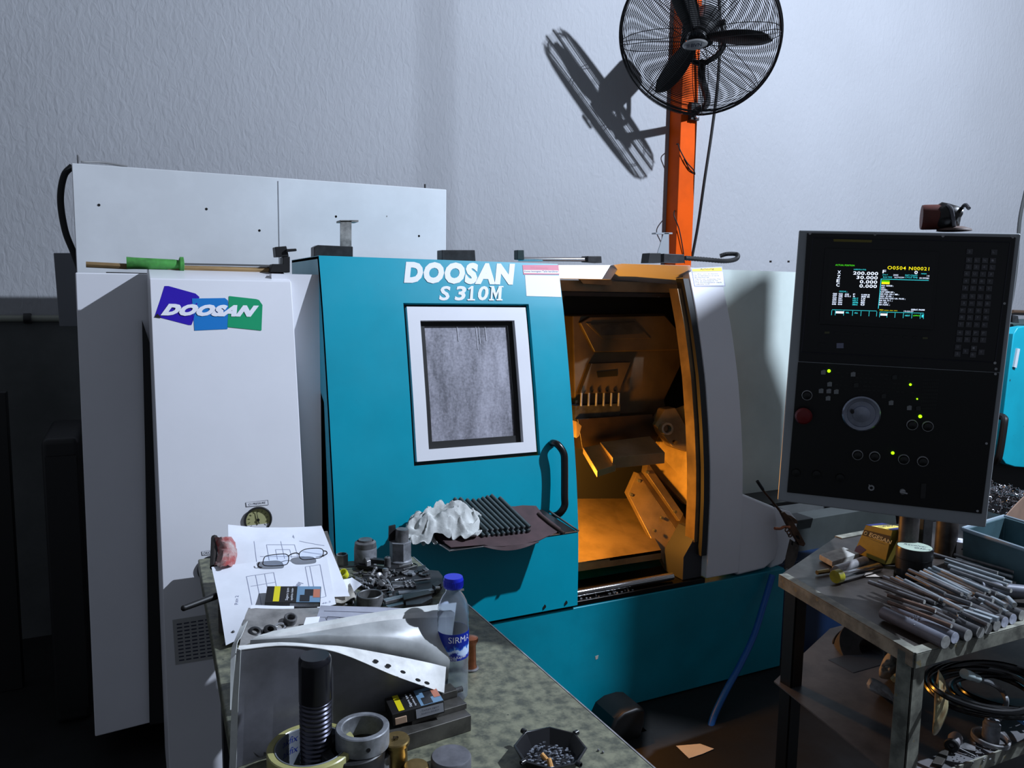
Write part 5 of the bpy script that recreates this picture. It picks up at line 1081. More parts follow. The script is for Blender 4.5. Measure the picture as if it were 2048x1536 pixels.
for p in (A_+Vector((.0, .002, 0)), B_+Vector((-.05, .002, 0)), C_+Vector((-.05, -.05, 0)), D_+Vector((.012, -.05, 0))):
    m = MB(); m.box((p.x, p.y, 0), (p.x+.040, p.y+.004, RZ-.006)); m.box((p.x, p.y, 0), (p.x+.004, p.y+.040, RZ-.006)); m.build('leg', ANG if p.y < 1.2 else BLACK, RB, bevel=.0008)  # back legs coloured black for the shade under the bench
MB().prism([Vector((v.x, v.y, SZ)) for v in (A_, B_, C_, E_, D_)], (0,0,-.004)).build('lower_shelf', mat('shelf_steel', (.36, .36, .37), .5, .1, var=.3, vscale=9), RB)
MB().prism([Vector((A_.x, A_.y-.004, SZ+.004)), Vector((B_.x, B_.y-.004, SZ+.004)), Vector((B_.x, B_.y, SZ+.004)), Vector((A_.x, A_.y, SZ+.004))], (0,0,-.032)).build('shelf_rail', ANG, RB)
c8 = lambda x, y: (1480+x/3.606, 960+y/3.606)
def rb(x, y, z=RZ+.003): return onZ(*c8(x, y), z)
R0 = RZ+.003
BAR = mat('hot_rolled_bar', (.40, .41, .45), .42, .2, var=.15, vscale=20, rvar=.1)
BAR2 = mat('dark_bar', (.33, .33, .34), .42, .2, var=.25, vscale=30)
ROD1 = mat('bright_rod', (.62, .65, .67), .32, .4, var=.15, vscale=20)
ROD2 = mat('dull_rod', (.42, .42, .43), .36, .35, var=.3, vscale=25)
ROD3 = mat('copper_lit_rod', (.46, .36, .31), .42, .35, var=.3, vscale=25)  # warm tint stands in for copper light on a few rods
FACE = mat('sawn_face', (.74, .74, .72), .45, .1, var=.2, vscale=60); FACE2 = mat('sawn_face_bright', (.86, .88, .95), .4, .1, var=.25, vscale=60)
def bar(name, f, b_, r, m, fm, label, group=None, cat='bar'):
    """round bar from its sawn front end f back to b_"""
    d = (b_-f); t = thing(name, label, cat, f, group); MB().lathe([(r*.94, 0), (r, r*.06), (r, d.length-r*.06), (r*.94, d.length)], 28 if r > .008 else 12, f, d).build('shaft', m, t)
    MB().lathe([(r*.93, 0), (r*.93, .0004), (.0001, .0005)], 24 if r > .008 else 10, f, -d).build('sawn_end', fm, t); return t
# ten thick bars along the front
f0 = rb(1490, 1175, R0+.0145); b0 = rb(1040, 960, R0+.0145); bd = b0-f0; bd.z = 0
ends = [(1482,1170,.0150),(1550,1140,.0132),(1645,1122,.0138),(1733,1100,.0138),(1790,1072,.0138),(1853,1052,.0132),(1910,1026,.0132),(1968,1004,.0132),(2035,978,.0130)]
lbl = ['thick dark bar nearest the left end of the bench', 'thick bar with bright sawn face, second from the left bench corner', 'thick bar with grey sawn face, third from the left bench corner', 'thick bar with grey sawn face, fourth from the left bench corner', 'thick bar partly under a square strip, fifth from the left bench corner', 'thick bar with grey face, sixth from the left bench corner', 'thick bar with pale face, seventh from the left bench corner', 'thick bar with bright face, eighth from the left bench corner', 'thick bar at the right edge of the picture, ninth from the left bench corner']
for i, (x, y, r) in enumerate(ends):
    f = rb(x, y, R0+r); bar('round_bar', f, f+bd*(1 if i != 1 else .98), r, BAR if i < 2 else BAR2, FACE2 if i in (1, 6, 7) else FACE, lbl[i], 'thick bars on the right bench')
f = rb(1990, 850, R0+.030); bar('round_bar', f+Vector((.09, -.01, 0)), f+Vector((.09, -.01, 0))+Vector((-.10, .09, 0)), .0165, BAR, FACE2, 'short thick bar lying above the others by the blue crate', 'thick bars on the right bench')
random.seed(9)
b = MB()
for i in range(14):
    x, y = 1200+random.uniform(-8, 120), 990+random.uniform(-10, 60); o = rb(x, y, R0+.0285); b.box(o-Vector((.002,.001,.001)), o+Vector((random.uniform(.001,.004), .001, .001)))
a_ = solo(b, 'metal_chips', CHROME, 'bright metal chips on top of the second thick bar', 'chips'); a_['kind'] = 'stuff'
# thin rods, near dark heap: (back x, y, front x, y, layer, material)
NEAR = [(930,735,1330,880,1,0),(1000,735,1410,890,1,0),(1035,700,1400,850,1,0),(1090,705,1440,860,2,0),(1130,700,1470,895,1,0),(1200,680,1480,820,2,0),(1065,830,1410,945,1,2),(1070,880,1525,1055,1,2),(1190,725,1600,935,2,1),(1245,660,1600,825,2,1),(1300,665,1650,830,2,1),(1270,700,1640,850,1,1),(1220,650,1560,800,2,0),(1330,650,1665,820,2,1),(1250,870,1500,965,0,1),(1290,900,1540,1020,0,0),(1400,900,1640,1035,0,0),(1420,850,1660,900,1,2),(1480,830,1668,895,2,1),(1500,880,1755,965,0,1),(1560,930,1760,1020,0,0),(1600,960,1790,1045,1,1),(1040,760,1380,900,0,0),(1180,760,1500,880,0,0),(1340,760,1580,860,0,0),(1100,800,1440,930,0,0)]
FAR = [(1395,535,1860,672,2,1),(1440,548,1965,700,1,1),(1480,575,1905,715,2,1),(1545,540,1975,665,2,1),(1480,595,1960,745,1,1),(1505,620,1930,760,2,1),(1520,650,1955,800,2,1),(1360,640,1765,818,1,1),(1395,630,1800,805,2,1),(1450,650,1850,820,1,1),(1350,660,1720,830,0,1),(1570,690,1940,860,0,1),(1600,620,1985,745,0,1),(1560,570,1990,705,0,1)]
STUB = [(1700,825,1825,872,1),(1725,858,1840,912,1),(1690,850,1800,905,0),(1800,820,1910,870,0),(1815,850,1915,905,1),(1810,880,1905,930,0),(1850,830,1940,860,1),(1830,910,1930,960,0),(1740,900,1870,965,0),(1770,880,1880,940,1),(1900,880,1975,925,0),(1930,850,1980,900,1)]
def rodset(lst, name, label, group, r, k0=0):
    for i, q in enumerate(lst):
        x0, y0, x1, y1, l, mm = q if len(q) == 6 else q+(1,)
        rr_ = r*random.uniform(.85, 1.15); z = R0+.024+l*.0105; f = rb(x1, y1, z); bk = rb(x0, y0, z+random.uniform(-.002, .004))
        bar(name, f, bk, rr_, [ROD2, ROD1, ROD3][mm] if not (mm == 1 and i % 3 == 0) else ROD2, FACE, label, group, 'rod')
rodset(NEAR, 'steel_rod', 'thin dark rod in the loose heap over the near thick bars', 'thin rods in the near heap', .0050)
rodset(FAR, 'steel_rod', 'thin bright rod in the straight bundle beside the blue crate', 'thin rods in the far bundle', .0052)
rodset(STUB, 'rod_offcut', 'short bright rod offcut between the two bundles of thin rods', 'rod offcuts on the right bench', .0058)
for x0, y0, x1, y1, lb in ((1590,955,1810,1030,'square steel strip lying on the fifth thick bar'), (1690,960,1860,1020,'square steel strip lying on the sixth thick bar')):
    a, c = rb(x0, y0, R0+.030), rb(x1, y1, R0+.030); d = (c-a).normalized(); n = Vector((-d.y, d.x, 0))*.006; solo(MB().prism([a-n, c-n, c+n, a+n], (0,0,.010)), 'square_bar', ROD1, lb, 'bar', bevel=.0008)
b = MB(); o = rb(1575, 985, R0+.03); b.tube(bez([o, o+Vector((.004,.006,.006)), o+Vector((.012,.0,.004)), o+Vector((.010,-.012,.0))], 6), .0016, 6); solo(b, 'wire_clip', CHROME, 'small bent bright wire clip among the rods at the front', 'clip')
# black pot with marked lid
c = rb(1245, 690); t = thing('round_tin', 'large black round pot with pale lid marked in felt pen', 'pot', c)
r = .5*(hz(*c8(1392,540), c)-hz(*c8(1120,540), c)).length; h = hz(*c8(1255,478), c).z-R0
MB().lathe([(r*.97, 0), (r*.97, h*.62), (r*1.0, h*.64), (r*1.0, h-.004), (r*.98, h), (r*.90, h-.001)], 44, c).build('body', mat('pot_black', (.085, .085, .09), .35), t)
o = c+Vector((0,0,h-.001)); LID = MB().lathe([(r*.93, 0), (r*.93, .0012), (.0001, .0014)], 44, o); LID = LID.build('lid', mat('lid_pale', (.64, .70, .64), .5, var=.1, vscale=20), t)
b = MB(); n = Vector((-c.x, -c.y, 0)).normalized(); s = Vector((-n.y, n.x, 0)); text_on(b, 'Revolver', o+s*(-r*.62)+n*(-r*.05)+Vector((0,0,.0018)), s, -n, .016, shear=.2); text_on(b, 'Ø30-45', o+s*(-r*.05)+n*(r*.42)+Vector((0,0,.0018)), s, -n, .015, shear=.2); b.build('marker_writing', INK, LID, smooth=0)
# carton
bl, br_ = rb(822, 520), rb(1045, 612); ndir = Vector((-(br_-bl).y, (br_-bl).x, 0)).normalized()
if ndir.dot(Vector((bl.x, bl.y, 0))) < 0: ndir = -ndir
fp = lambda x, y: onP(*c8(x, y), bl, ndir)
tl, tr = fp(908, 325), fp(1100, 365); dep = .062
t = thing('carton', 'yellow and blue EGESAN carton standing at the back of the right bench', 'carton', bl)
YEL = mat('carton_yellow', (.60, .52, .20), .55, var=.12, vscale=14); BLU = mat('carton_blue', (.12, .16, .40), .5)
MB().prism([bl, br_, tr, tl], ndir*dep).build('box', YEL, t, bevel=.0012)
b = MB(); e = ndir*-.0006
def cf(u, v, k=1): return (bl*(1-u)+br_*u)*(1-v)+(tl*(1-u)+tr*u)*v + e*k
def patch(i, pts, k=1): b.use(i).add([cf(u, v, k) for u, v in pts], [list(range(len(pts)))])
patch(0, [(.02,.64),(.98,.64),(.98,.84),(.02,.84)]); patch(1, [(0,.02),(.22,.02),(.34,.22),(.08,.30),(0,.2)])
text_fit(b.use(2), 'EGESAN', cf(.26,.67,2), (br_-bl).normalized(), (tl-bl).normalized(), (br_-bl).length*.68, (tl-bl).length*.135, offset=.02)
b.use(2); b.tube([cf(.13+.055*cos(2*pi*i/10), .74+.05*sin(2*pi*i/10), 2) for i in range(10)], .0012, 5, True)
text_fit(b.use(3), 'otomotiv yedek', cf(.3,.585,2), (br_-bl).normalized(), (tl-bl).normalized(), (br_-bl).length*.5, (tl-bl).length*.03)
t0, t1 = tl+Vector((0,0,.0008)), tr+Vector((0,0,.0008)); tq = lambda u, v: t0*(1-u)+t1*u+ndir*dep*v
for i, pts in ((1, [(0,0),(.2,0),(.45,1),(.0,1)]), (4, [(.2,0),(.75,0),(.75,1),(.2,1)]), (1, [(.75,.15),(1,0),(1,1),(.75,1)])): b.use(i).add([tq(u, v) for u, v in pts], [list(range(4))])
text_fit(b.use(3), 'EGESAN', tq(.38,.9)+Vector((0,0,.0006)), -ndir, (t1-t0).normalized(), dep*.8, .018)
b.build('print', [mat('carton_black', (.07, .07, .08), .5), BLU, mat('carton_cream', (.78, .74, .56), .5), INK, mat('carton_yellow_top', (.88, .80, .38), .5)], t, smooth=0)
# packet, tubes, yellow cap, papers
q = [rb(570,575), rb(745,520), rb(860,566), rb(665,628)]
solo(MB().prism([v+Vector((0,0,.0)) for v in q], (0,0,.016)), 'packet', mat('grubby_white_card', (.66, .66, .64), .7, var=.25, vscale=30), 'flat grubby white packet behind the two bright tubes', 'packet', bevel=.002)
for i, (a, c, lb) in enumerate((((690,650),(905,580),'bright ground tube behind the one with the yellow cap'), ((715,705),(1005,628),'bright ground tube with a yellow cap on its left end'))):
    a, c = rb(*a, R0+.0125), rb(*c, R0+.0125); t = thing('steel_tube', lb, 'tube', a); MB().lathe([(.0115, 0), (.0125, .001), (.0125, (c-a).length-.003), (.011, (c-a).length), (.008, (c-a).length)], 28, a, c-a).build('body', CHROME if i else STEEL, t)
    if i:
        d = (a-c).normalized(); MB().lathe([(.0135, -.004), (.0175, -.002), (.0175, .016), (.0165, .018), (.0001, .018)], 28, a+Vector((0,0,.0055)), d).build('end_cap', mat('dull_yellow', (.62, .60, .16), .45, var=.2, vscale=30), t)
solo(MB().cyl(rb(555,668,R0+.006), rb(640,655,R0+.006), .006, n=12), 'pin', BRASS, 'small pale brass pin left of the yellow cap', 'pin')
solo(MB().prism([rb(905,700), rb(1015,640), rb(1110,650), rb(1105,700)], (0,0,.001)), 'receipt', mat('dirty_slip', (.70, .66, .62), .8, var=.2, vscale=30), 'grubby paper slip in front of the upright bars', 'paper')
for x, y, w, top, lb in ((1195,640,150,1.28,'upright thick bar standing behind the carton'), (1478,545,165,1.28,'upright thick pitted bar standing behind the black pot')):
    c = rb(x, y); r = .5*(hz(*c8(x+w/2, y-150), c)-hz(*c8(x-w/2, y-150), c)).length
    solo(MB().lathe([(r, 0), (r, .19), (r*.95, .195), (.0001, .195)], 32, c), 'round_bar', mat('pitted_bar', (.30, .28, .27), .5, .35, col2=(.16, .15, .15), vscale=18), lb, 'bar')
c = rb(1338, 610); solo(MB().box(c-Vector((.02,.0,0)), c+Vector((.02,.03,.15))), 'flat_plate', BLACKM, 'dark plate standing between the two upright bars', 'plate', bevel=.002)
t = thing('tape_roll', 'small white label roll beside the pitted upright bar', 'label roll', rb(1578, 560)); c = rb(1578, 560); MB().lathe([(.014, 0), (.016, .004), (.016, .050), (.010, .056), (.0001, .056)], 24, c).build('roll', mat('roll_white', (.80, .81, .86), .6), t); b = MB(); b.box(c+Vector((-.016,-.0168,.030)), c+Vector((.008,-.0160,.034))); b.build('print', INK, t)
# blue crate
ct = thing('plastic_crate', 'grey blue open plastic crate at the right end of the right bench', 'crate', rb(1640, 600))
CRM = mat('crate_blue', (.26, .37, .40), .5, var=.2, vscale=7); rimz = R0+.115
p0 = onZ(*c8(1605, 352), rimz); p1 = onZ(*c8(2048, 500), rimz); p3 = onZ(*c8(1900, 262), rimz)
dx = (p1-p0)*1.25; dyv = (p3-p0); cq = [p0, p0+dx, p0+dx+dyv, p0+dyv]; cen = sum(cq, Vector())/4
inn = [v+(cen-v)*.07 for v in cq]; bo = [Vector((v.x, v.y, R0))+(Vector((cen.x, cen.y, R0))-Vector((v.x, v.y, R0)))*.05 for v in cq]; bi = [Vector((v.x, v.y, R0+.006))+(Vector((cen.x, cen.y, R0))-Vector((v.x, v.y, R0)))*.09 for v in cq]
b = MB(); vs = cq+inn+bi+bo; fs = []
for i in range(4):
    j = (i+1) % 4; fs += [(i, j, 4+j, 4+i), (4+i, 4+j, 8+j, 8+i), (12+i, 12+j, j, i)]
b.add(vs, fs+[(8,9,10,11), (15,14,13,12)]); b.build('tub', CRM, ct, bevel=.003, smooth=30)
MB().tube(cq+[cq[0]], .006, 8).build('rim', mat('crate_rim', (.50, .56, .60), .45), ct)
# swarf bin behind, with tan sheet
sw = onY(2010, 1022, 2.05)
t = thing('swarf_bin', 'dark bin heaped behind the blue crate', 'bin', (sw.x+.25, sw.y+.2, 0)); MB().lathe([(.30, 0), (.34, sw.z-.07), (.345, sw.z-.06), (.32, sw.z-.06), (.30, .02)], 32, (sw.x+.25, sw.y+.2, 0)).build('drum', BLACKM, t)
random.seed(31); b = MB()
for i in range(420):
    a, r = random.uniform(0, 2*pi), .32*sqrt(random.random()); o = Vector((sw.x+.25+cos(a)*r, sw.y+.2+sin(a)*r, sw.z-.06+.09*(1-(r/.32)**2)+random.uniform(-.02, .015))); ax = Vector((random.gauss(0,1), random.gauss(0,1), random.gauss(0,1))).normalized(); u = ax.orthogonal().normalized(); w = ax.cross(u); rr_ = random.uniform(.004, .010)
    b.tube([o+(u*cos(k*.9)+w*sin(k*.9))*rr_+ax*k*.0022 for k in range(9)], .0013, 4)
b.build('swarf', CHROME, None) if False else None
a_ = solo(b, 'swarf', mat('bright_swarf', (.70, .70, .72), .25, .9), 'tangle of bright curly metal swarf heaped in the bin', 'swarf'); a_['kind'] = 'stuff'
bcard = MB(); bcard.grid(lambda u, v: onY(2004+95*u, 1050-78*sin(u*1.4)*(.2+.8*v)-10*v+20*(1-v)*u, 1.85+.12*u), 12, 8); solo(bcard, 'cardboard_sheet', mat('cardboard_tan', (.52, .42, .36), .7, var=.1, vscale=8), 'curved tan cardboard sheet sticking up behind the blue crate', 'cardboard', solid=.004)

# ---------------- lower shelf and floor
def sh(px, py, z=None): return onZ(px, py, SZ if z is None else z)
c6b = lambda x, y: (1560+x/4.197, 1260+y/4.197)
def s6(x, y, z=0.0): return onZ(*c6b(x, y), SZ+z)
c = s6(1765, 935); t = thing('flanged_bush', 'grey flanged bush standing inside a bright ring on the lower shelf', 'bush', c); MB().lathe([(.019, 0), (.019, .045), (.0155, .047), (.0155, .055), (.012, .056), (.007, .056), (.007, .04)], 28, c, caps=False).build('body', STEELG, t)
solo(MB().ring(c+Vector((0,0,.002)), (.02,-.05,1), .042, .036, .012, 40), 'bearing_ring', STEEL, 'bright bearing ring lying around the flanged bush', 'ring')
t = thing('file_handle', 'pale knob handled tool with black ferrule lying on the lower shelf', 'hand tool', s6(1440, 950)); b = MB(); b.lathe([(.002, -.012), (.013, -.006), (.016, .008), (.012, .03), (.011, .04)], 20, s6(1478,905,.018), s6(1445,965,.018)-s6(1478,905,.018)); b.build('handle', mat('handle_pale', (.46, .45, .46), .5), t); MB().ring(s6(1445,962,.018), s6(1445,965,.018)-s6(1478,905,.018), .016, .006, .010, 24).build('ferrule', BLACK, t); MB().tube([s6(1445,965,.012), s6(1640,1062,.004)], .0025, 8).build('tang', STEELD, t)
b = MB(); b.prism([s6(x, y, .002) for x, y in ((1270,1140),(1320,1060),(1395,1000),(1425,1010),(1400,1090),(1360,1160))], (0,0,.008)); solo(b, 'spatula_blade', mat('blade_dark', (.20, .19, .175), .5, .4), 'dark leaf shaped blade lying at the leg of the right bench', 'blade', bevel=.002)
solo(MB().prism([s6(x, y, .001) for x, y in ((1490,960),(1640,905),(1640,1040),(1480,1000))], (0,0,.003)), 'flat_plate', STEELD, 'thin dark plate under the tang on the lower shelf', 'plate')
b = MB(); random.seed(2)
for i in range(60): o = s6(random.uniform(1430, 1800), random.uniform(960, 1120), .002); b.box(o-Vector((.0015,.001,.001)), o+Vector((random.uniform(.001,.003), .001, .001)))
a_ = solo(b, 'metal_chips', STEEL, 'tiny bright chips strewn over the lower shelf', 'chips'); a_['kind'] = 'stuff'
random.seed(14)
for i in range(9):
    b = MB(); c = s6(1900+random.uniform(-40,160), 600+random.uniform(-60,60), .03+i*.022); R1 = random.uniform(.11, .15)
    b.tube([c+Vector((cos(2*pi*k/36)*R1, .05+sin(2*pi*k/36)*R1*.8, .004*sin(2*pi*k/36*2+i))) for k in range(36)], .0065, 8, True)
    solo(b, 'cable_coil', mat('cable_black_gloss', (.045, .045, .05), .25), 'loop in the heap of glossy black cable on the lower shelf', 'cable', 'loops of the black cable heap')
t = thing('connector_cable', 'black cable with a white plug lying over the cable heap', 'cable', s6(1540, 380, .14))
K6 = lambda x, y: onY(*c6b(x, y), 1.06)
b = MB(); b.tube(bez([K6(1545,365), K6(1600,385), K6(1662,410)], 4), [.011]*5+[.009]*4, 12); b.build('plug', mat('plug_white', (.66, .72, .72), .4), t); MB().tube(bez([K6(1662,410), K6(1760,440), onY(*c6b(1850,500), 1.09), s6(1900,590,.10), s6(1870,700,.06), s6(1800,790,.02)]), .006, 8).build('cord', mat('cord_grey', (.40, .41, .42), .35), t)
solo(MB().tube(bez([s6(1960,700,.02), s6(2000,745,.02), s6(2080,800,.02)]), .006, 8), 'air_hose', mat('hose_light_blue', (.40, .58, .80), .4), 'short light blue hose at the right end of the lower shelf', 'hose')
def crumple(name, label, cat, outline, Y, m, amp=.03, dep=.05, seed=0):
    """hanging crumpled sheet or bag: pixel outline filled and pushed about by noise, with real depth"""
    P = [c6b(x, y) for x, y in outline]; cx = sum(p[0] for p in P)/len(P); cy = sum(p[1] for p in P)/len(P); C_ = bez([Vector((x, y, 0)) for x, y in P]+[Vector((P[0][0], P[0][1], 0))], 4); n = len(C_)-1
    b = MB(); k = 9
    for s in (-1, 1):
        vs = []
        for j in range(k+1):
            f = j/k
            for i in range(n):
                p = C_[i]; x, y = cx+(p.x-cx)*f, cy+(p.y-cy)*f; q = Vector((x*.05, y*.05, seed+s)); d = dep*(1-f*f)*.5*(-s) ; w = onY(x, y, Y+s*dep*.5*sqrt(max(0, 1-f*f))+amp*.5*(1-f**4)*(abs(noise.noise(q))*2-.6+.7*abs(noise.noise(q*2.7)))); vs.append(w)
        b.add(vs, [(j*n+i, j*n+(i+1) % n, (j+1)*n+(i+1) % n, (j+1)*n+i) if s > 0 else (j*n+(i+1) % n, j*n+i, (j+1)*n+i, (j+1)*n+(i+1) % n) for j in range(k) for i in range(n)])
    return solo(b, name, m, label, cat, smooth=60)
GLV = mat('grey_cloth', (.66, .65, .62), .85, var=.25, vscale=18)
crumple('work_glove', 'crumpled grey work glove hanging under the right bench top', 'glove', [(830,330),(880,220),(950,170),(1000,250),(985,330),(940,410),(840,400)], 1.38, GLV, seed=1)
crumple('plastic_bag', 'pale crumpled packet hanging beside the grey glove under the bench', 'bag', [(990,310),(1035,210),(1150,260),(1140,370),(1000,390)], 1.36, mat('bag_grey', (.80, .77, .70), .6, var=.25, vscale=18), seed=2)
crumple('work_glove', 'long grey cloth glove hanging in front of the pale strap under the bench', 'glove', [(725,450),(770,400),(900,470),(970,540),(1090,440),(1110,520),(1090,800),(1030,800),(990,815),(960,780),(975,630),(760,510)], 1.32, mat('cloth_pale', (.68, .69, .70), .85, var=.25, vscale=18), seed=3)
b = MB(); b.tube(bez([onY(*c6b(950,420),1.34), onY(*c6b(990,385),1.33), onY(*c6b(1060,378),1.33), onY(*c6b(1140,400),1.33)]), .009, 8); solo(b, 'strap', mat('strap_cream', (.60, .58, .44), .6), 'pale cream strap over the hanging grey gloves', 'strap')
crumple('plastic_bag', 'yellowed clear plastic bag hanging behind the bench leg', 'bag', [(1330,330),(1385,430),(1410,570),(1405,700),(1330,860),(1280,870),(1290,700),(1300,500)], 1.058, mat('bag_yellow', (.72, .72, .57), .35, col2=(.50, .34, .14), vscale=13), amp=.008, dep=.028, seed=4)
c = onY(*c6b(720, 225), 1.55); t = thing('wire_reel', 'dark grey reel of wire lying under the right bench', 'reel', c); MB().ring(c, (-.25, -.55, .75), .095, .035, .05, 40).build('winding', mat('reel_grey', (.30, .30, .30), .55, var=.3, vscale=14), t); MB().ring(c-Vector((-.25,-.55,.75))*.03, (-.25, -.55, .75), .10, .06, .03, 40).build('flange', BLACKM, t)
c = onY(*c6b(690, 385), 1.50); solo(MB().box(c-Vector((.10,.05,.06)), c+Vector((.08,.05,.05))), 'tool_case', mat('case_dark', (.12, .12, .16), .5), 'small dark case under the reel of wire', 'case', bevel=.008)
c = onY(*c6b(428, 210), 2.25); solo(MB().prism([onY(*c6b(x, y), 2.22) for x, y in ((390,195),(425,165),(462,185),(465,215),(440,262),(415,240),(392,225))], (0,.02,0)), 'foam_scrap', mat('foam_tan', (.78, .62, .42), .8, var=.2, vscale=60), 'small tan scrap of foam stuck on the dark end of the lathe base', 'scrap', bevel=.004)
# floor: paper, blue hose, black shape
solo(MB().prism([onZ(x, y, .002) for x, y in ((1352,1492),(1378,1517),(1405,1508),(1428,1498),(1400,1488))], (0,0,.001)), 'paper_scrap', PAPER, 'white paper scrap on the floor by the blue hose', 'paper')
solo(MB().tube(bez([onY(1408,1560,2.02), onY(1412,1500,2.05), onY(1425,1440,2.09), onY(1450,1385,2.13), onY(1480,1330,2.18), onY(1508,1270,2.23), onY(1530,1200,2.27), onY(1545,1150,2.285)]), .0125, 12), 'air_hose', mat('hose_blue', (.10, .36, .66), .4), 'long blue air hose hanging down the lathe base to the floor', 'hose')
b = MB(); b.prism([onY(x, y, 2.12) for x, y in ((1214,1500),(1222,1462),(1232,1440),(1250,1426),(1275,1418),(1288,1418),(1293,1424),(1290,1450),(1282,1475),(1270,1490),(1240,1500))], (0, .14, 0)); 
t = thing('black_shape', 'black rounded shape standing at the foot of the lathe base', 'can', onY(1250, 1500, 2.15)); b.build('body', mat('shape_black', (.03, .03, .03), .5), t, bevel=.012, seg=3)  # rounded black body on a dark blue grey foot
c0_ = onY(1250, 1500, 2.19); MB().box((c0_.x-.06, 2.135, .0), (c0_.x+.07, 2.245, c0_.z+.01)).build('base', mat('shape_foot', (.06, .10, .14), .5), t, bevel=.01)

# ---------------- pliers with a rod hanging on the lathe end
Yh = 2.30; c9 = lambda x, y: (1380+x/5.486, 920+y/5.486); h9 = lambda x, y, d=0.0: onY(*c9(x, y), Yh-d)
t = thing('welding_clamp', 'copper lit clamp with long rod hanging on the right end of the lathe', 'clamp', h9(1100, 800))
RST = mat('copper_lit_steel', (.42, .31, .24), .35, .75, var=.3, vscale=30)  # orange work light put into the colour of the clamp's steel
b = MB(); b.tube(bez([h9(740,235,.05), h9(800,330,.05), h9(900,450,.05), h9(1005,580,.05)]), .005, 10); b.build('rod', RST, t); b = MB(); b.tube([h9(738,232,.05), h9(800,325,.05)], .0065, 10); b.build('rod_tip', BLACKM, t)
b = MB(); b.prism([h9(x, y, .06) for x, y in ((1000,580),(1040,570),(1120,650),(1190,770),(1270,920),(1250,950),(1200,935),(1130,820),(1060,700))], (0,.012,0)); b.build('jaw', RST, t, bevel=.002)
b = MB(); b.prism([h9(x, y, .045) for x, y in ((1030,590),(1110,610),(1180,660),(1190,700),(1140,700),(1080,640))], (0,.02,0)); b.build('jaw', RST, t, bevel=.003)
b = MB(); b.tube(bez([h9(930,750,.06), h9(990,752,.06), h9(1030,735,.06), h9(1090,735,.06)]), .006, 10); b.build('hook', COPPER, t)  # copper material stands in for orange light on the hook
for x, y, r, s in ((1065,765,.010,0),(1085,800,.009,1),(1100,825,.009,0)):
    b = MB(); b.tube([h9(x, y, .07)+Vector((cos(2*pi*i/16)*r, .004*sin(2*pi*i/16)*s, sin(2*pi*i/16)*r*.8)) for i in range(16)], .0026, 7, True); b.build('chain_link', RST, t)
b = MB(); b.prism([h9(x, y, .05) for x, y in ((1105,870),(1200,930),(1180,1060),(1110,1230),(1040,1200),(1060,1060))], (0,.006,0)); b.build('plate', mat('copper_lit_plate', (.40, .36, .33), .3, .6, var=.25, vscale=14), t, bevel=.001)
b = MB(); b.cyl(h9(1062,1190,.05), h9(1045,1290,.05), .006, .003, 10); b.build('tip', STEEL, t)
each(lambda b, q: b.prism([h9(x, y, .0615) for x, y in q], (0,.001,0)), [((1160,830),(1190,830),(1208,870),(1185,865)), ((1115,885),(1135,900),(1130,940),(1112,930))], 'slot', HOLE, t)

# ---------------- second lathe behind on the right
m2 = thing('machine_tool', 'second teal machine at the right edge behind the control panel', 'machine', (4.6, 2.9, 0)); Y2 = 2.55
MB().prism([onY(x, y, Y2) for x, y in ((2028,668),(2036,655),(2052,652),(2400,660),(2400,960),(2030,934),(2012,928),(2001,912),(2000,890))], (0,.05,0)).build('door', mat('teal_second', (.05, .62, .70), .4, var=.06, vscale=4, spots=(26, .70, (.10, .25, .28))), m2, bevel=.006)
MB().prism([onY(x, y, Y2+.08) for x, y in ((2010,655),(2020,648),(2400,640),(2400,945),(2005,925),(1994,905))], (0,.5,0)).build('body', mat('dark_green_body', (.16, .24, .24), .5), m2, bevel=.006)
MB().prism([onY(x, y, Y2+.02) for x, y in ((2024,696),(2029,697),(2022,735),(2017,733))], (0,-.03,0)).build('label_plate', mat('label_pale', (.75, .78, .80), .5), m2)
MB().tube(bez([onY(1998,832,Y2-.02), onY(2008,836,Y2-.05), onY(2008,850,Y2-.06), onY(1998,912,Y2-.05), onY(1990,925,Y2-.02)]), .018, 10).build('handle', BLACK, m2)
MB().prism([onY(x, y, Y2+.05) for x, y in ((2025,630),(2036,632),(2038,646),(2025,644))], (0,.02,0)).build('hinge', BLACKM, m2)
MB().box((3.9, Y2+.1, 0), (5.6, Y2+.6, onY(2040, 930, Y2).z)).build('base', BLACK, m2)
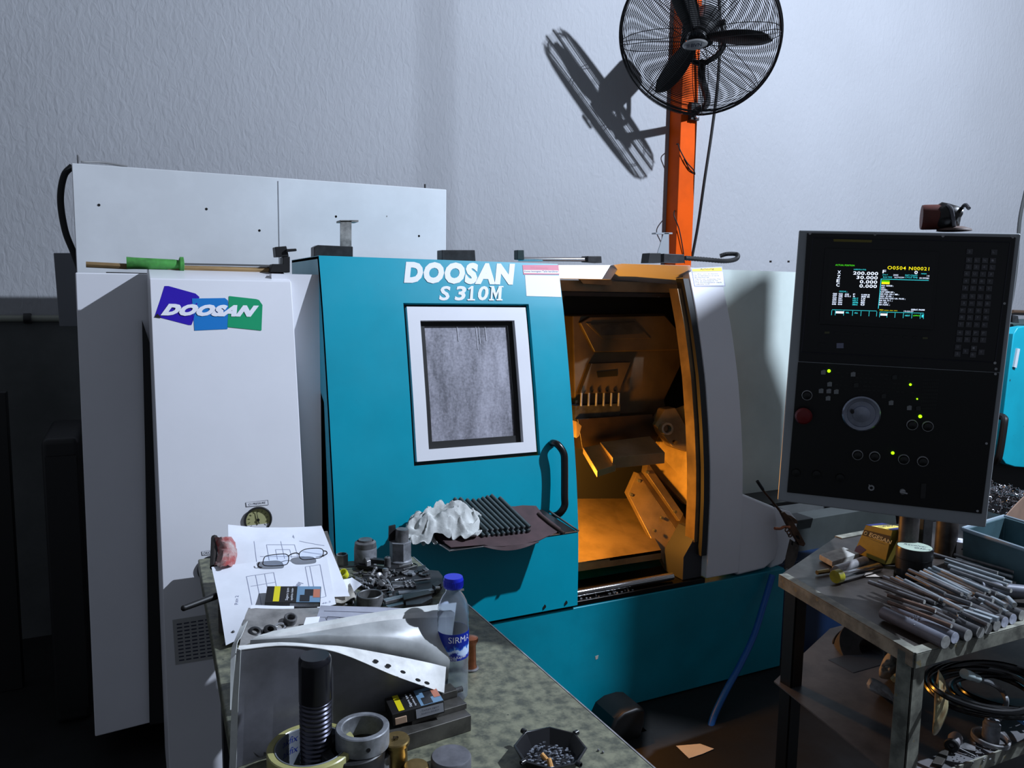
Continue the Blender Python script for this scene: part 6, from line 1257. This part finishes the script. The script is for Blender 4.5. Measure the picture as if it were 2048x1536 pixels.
solo(MB().tube([onY(2025,623,3.886), onY(2300,634,3.886)], .014, 8), 'conduit_pipe', mat('brown_pipe', (.40, .32, .26), .6), 'brown pipe along the wall above the second machine', 'pipe')
solo(MB().tube(bez([onY(2052,380,3.886), onY(2040,440,3.886), onY(2034,520,3.886), onY(2026,585,3.886), onY(2015,640,3.886)]), .012, 8), 'power_cable', mat('cable_grey', (.30, .31, .31), .6), 'grey cable hanging on the wall at the right edge', 'cable')

# ---------------- left of the lathe
pz = onY(60, 637, 3.884).z
t = thing('conduit_pipe', 'pale pipe along the wall left of the lathe', 'pipe', (-.5, 3.884, pz)); MB().cyl((-2.5, 3.884, pz), (.2, 3.884, pz), .014, n=14).build('pipe', mat('pale_pipe', (.55, .56, .52), .5), t); c = onY(53, 637, 3.84); MB().lathe([(.022, -.014), (.022, .014)], 18, Vector((c.x, 3.878, pz)), (1,0,0)).build('pipe_clip', BLACKM, t)
b = MB(); p = onY(78, 885, 3.0); q = onY(158, 872, 3.0)
t = thing('metal_cabinet', 'black low cabinet in the dark corner left of the lathe', 'cabinet', (p.x+.1, 3.2, 0)); MB().box((p.x, 3.05, 0.0), (-.17, 3.5, p.z)).build('body', BLACK, t, bevel=.02, seg=3); MB().box((p.x+.01, 3.042, .05), (-.18, 3.05, p.z-.06)).build('door', BLACK, t)
solo(MB().box((onY(-8, 800, 3.4).x-.05, 3.4, 0), (onY(12, 800, 3.4).x, 3.46, onY(5, 785, 3.4).z)), 'steel_post', BLACK, 'black post at the left edge in the dark corner', 'post', bevel=.003)

# unseen panel added near the lamp to shade the lathe's right front
t = thing('shadow_panel', 'unseen sheet metal panel added beside the workshop lamp to cast a shadow on the lathe', 'shadow panel', (3.2, 1.3, 2.9))
MB().prism([(3.2, .85, 3.44), (3.2, 1.30, 3.08), (3.2, 1.296, 2.93), (3.2, 1.38, 2.71), (3.2, 1.38, 1.9), (3.2, .82, 1.9), (3.2, .825, 2.9)], (.03, 0, 0)).build('panel', GREYP, t)
MB().cyl((3.215, 1.2, 3.1), (3.215, 1.2, 6), .004, n=8).build('hanger', BLACKM, t)
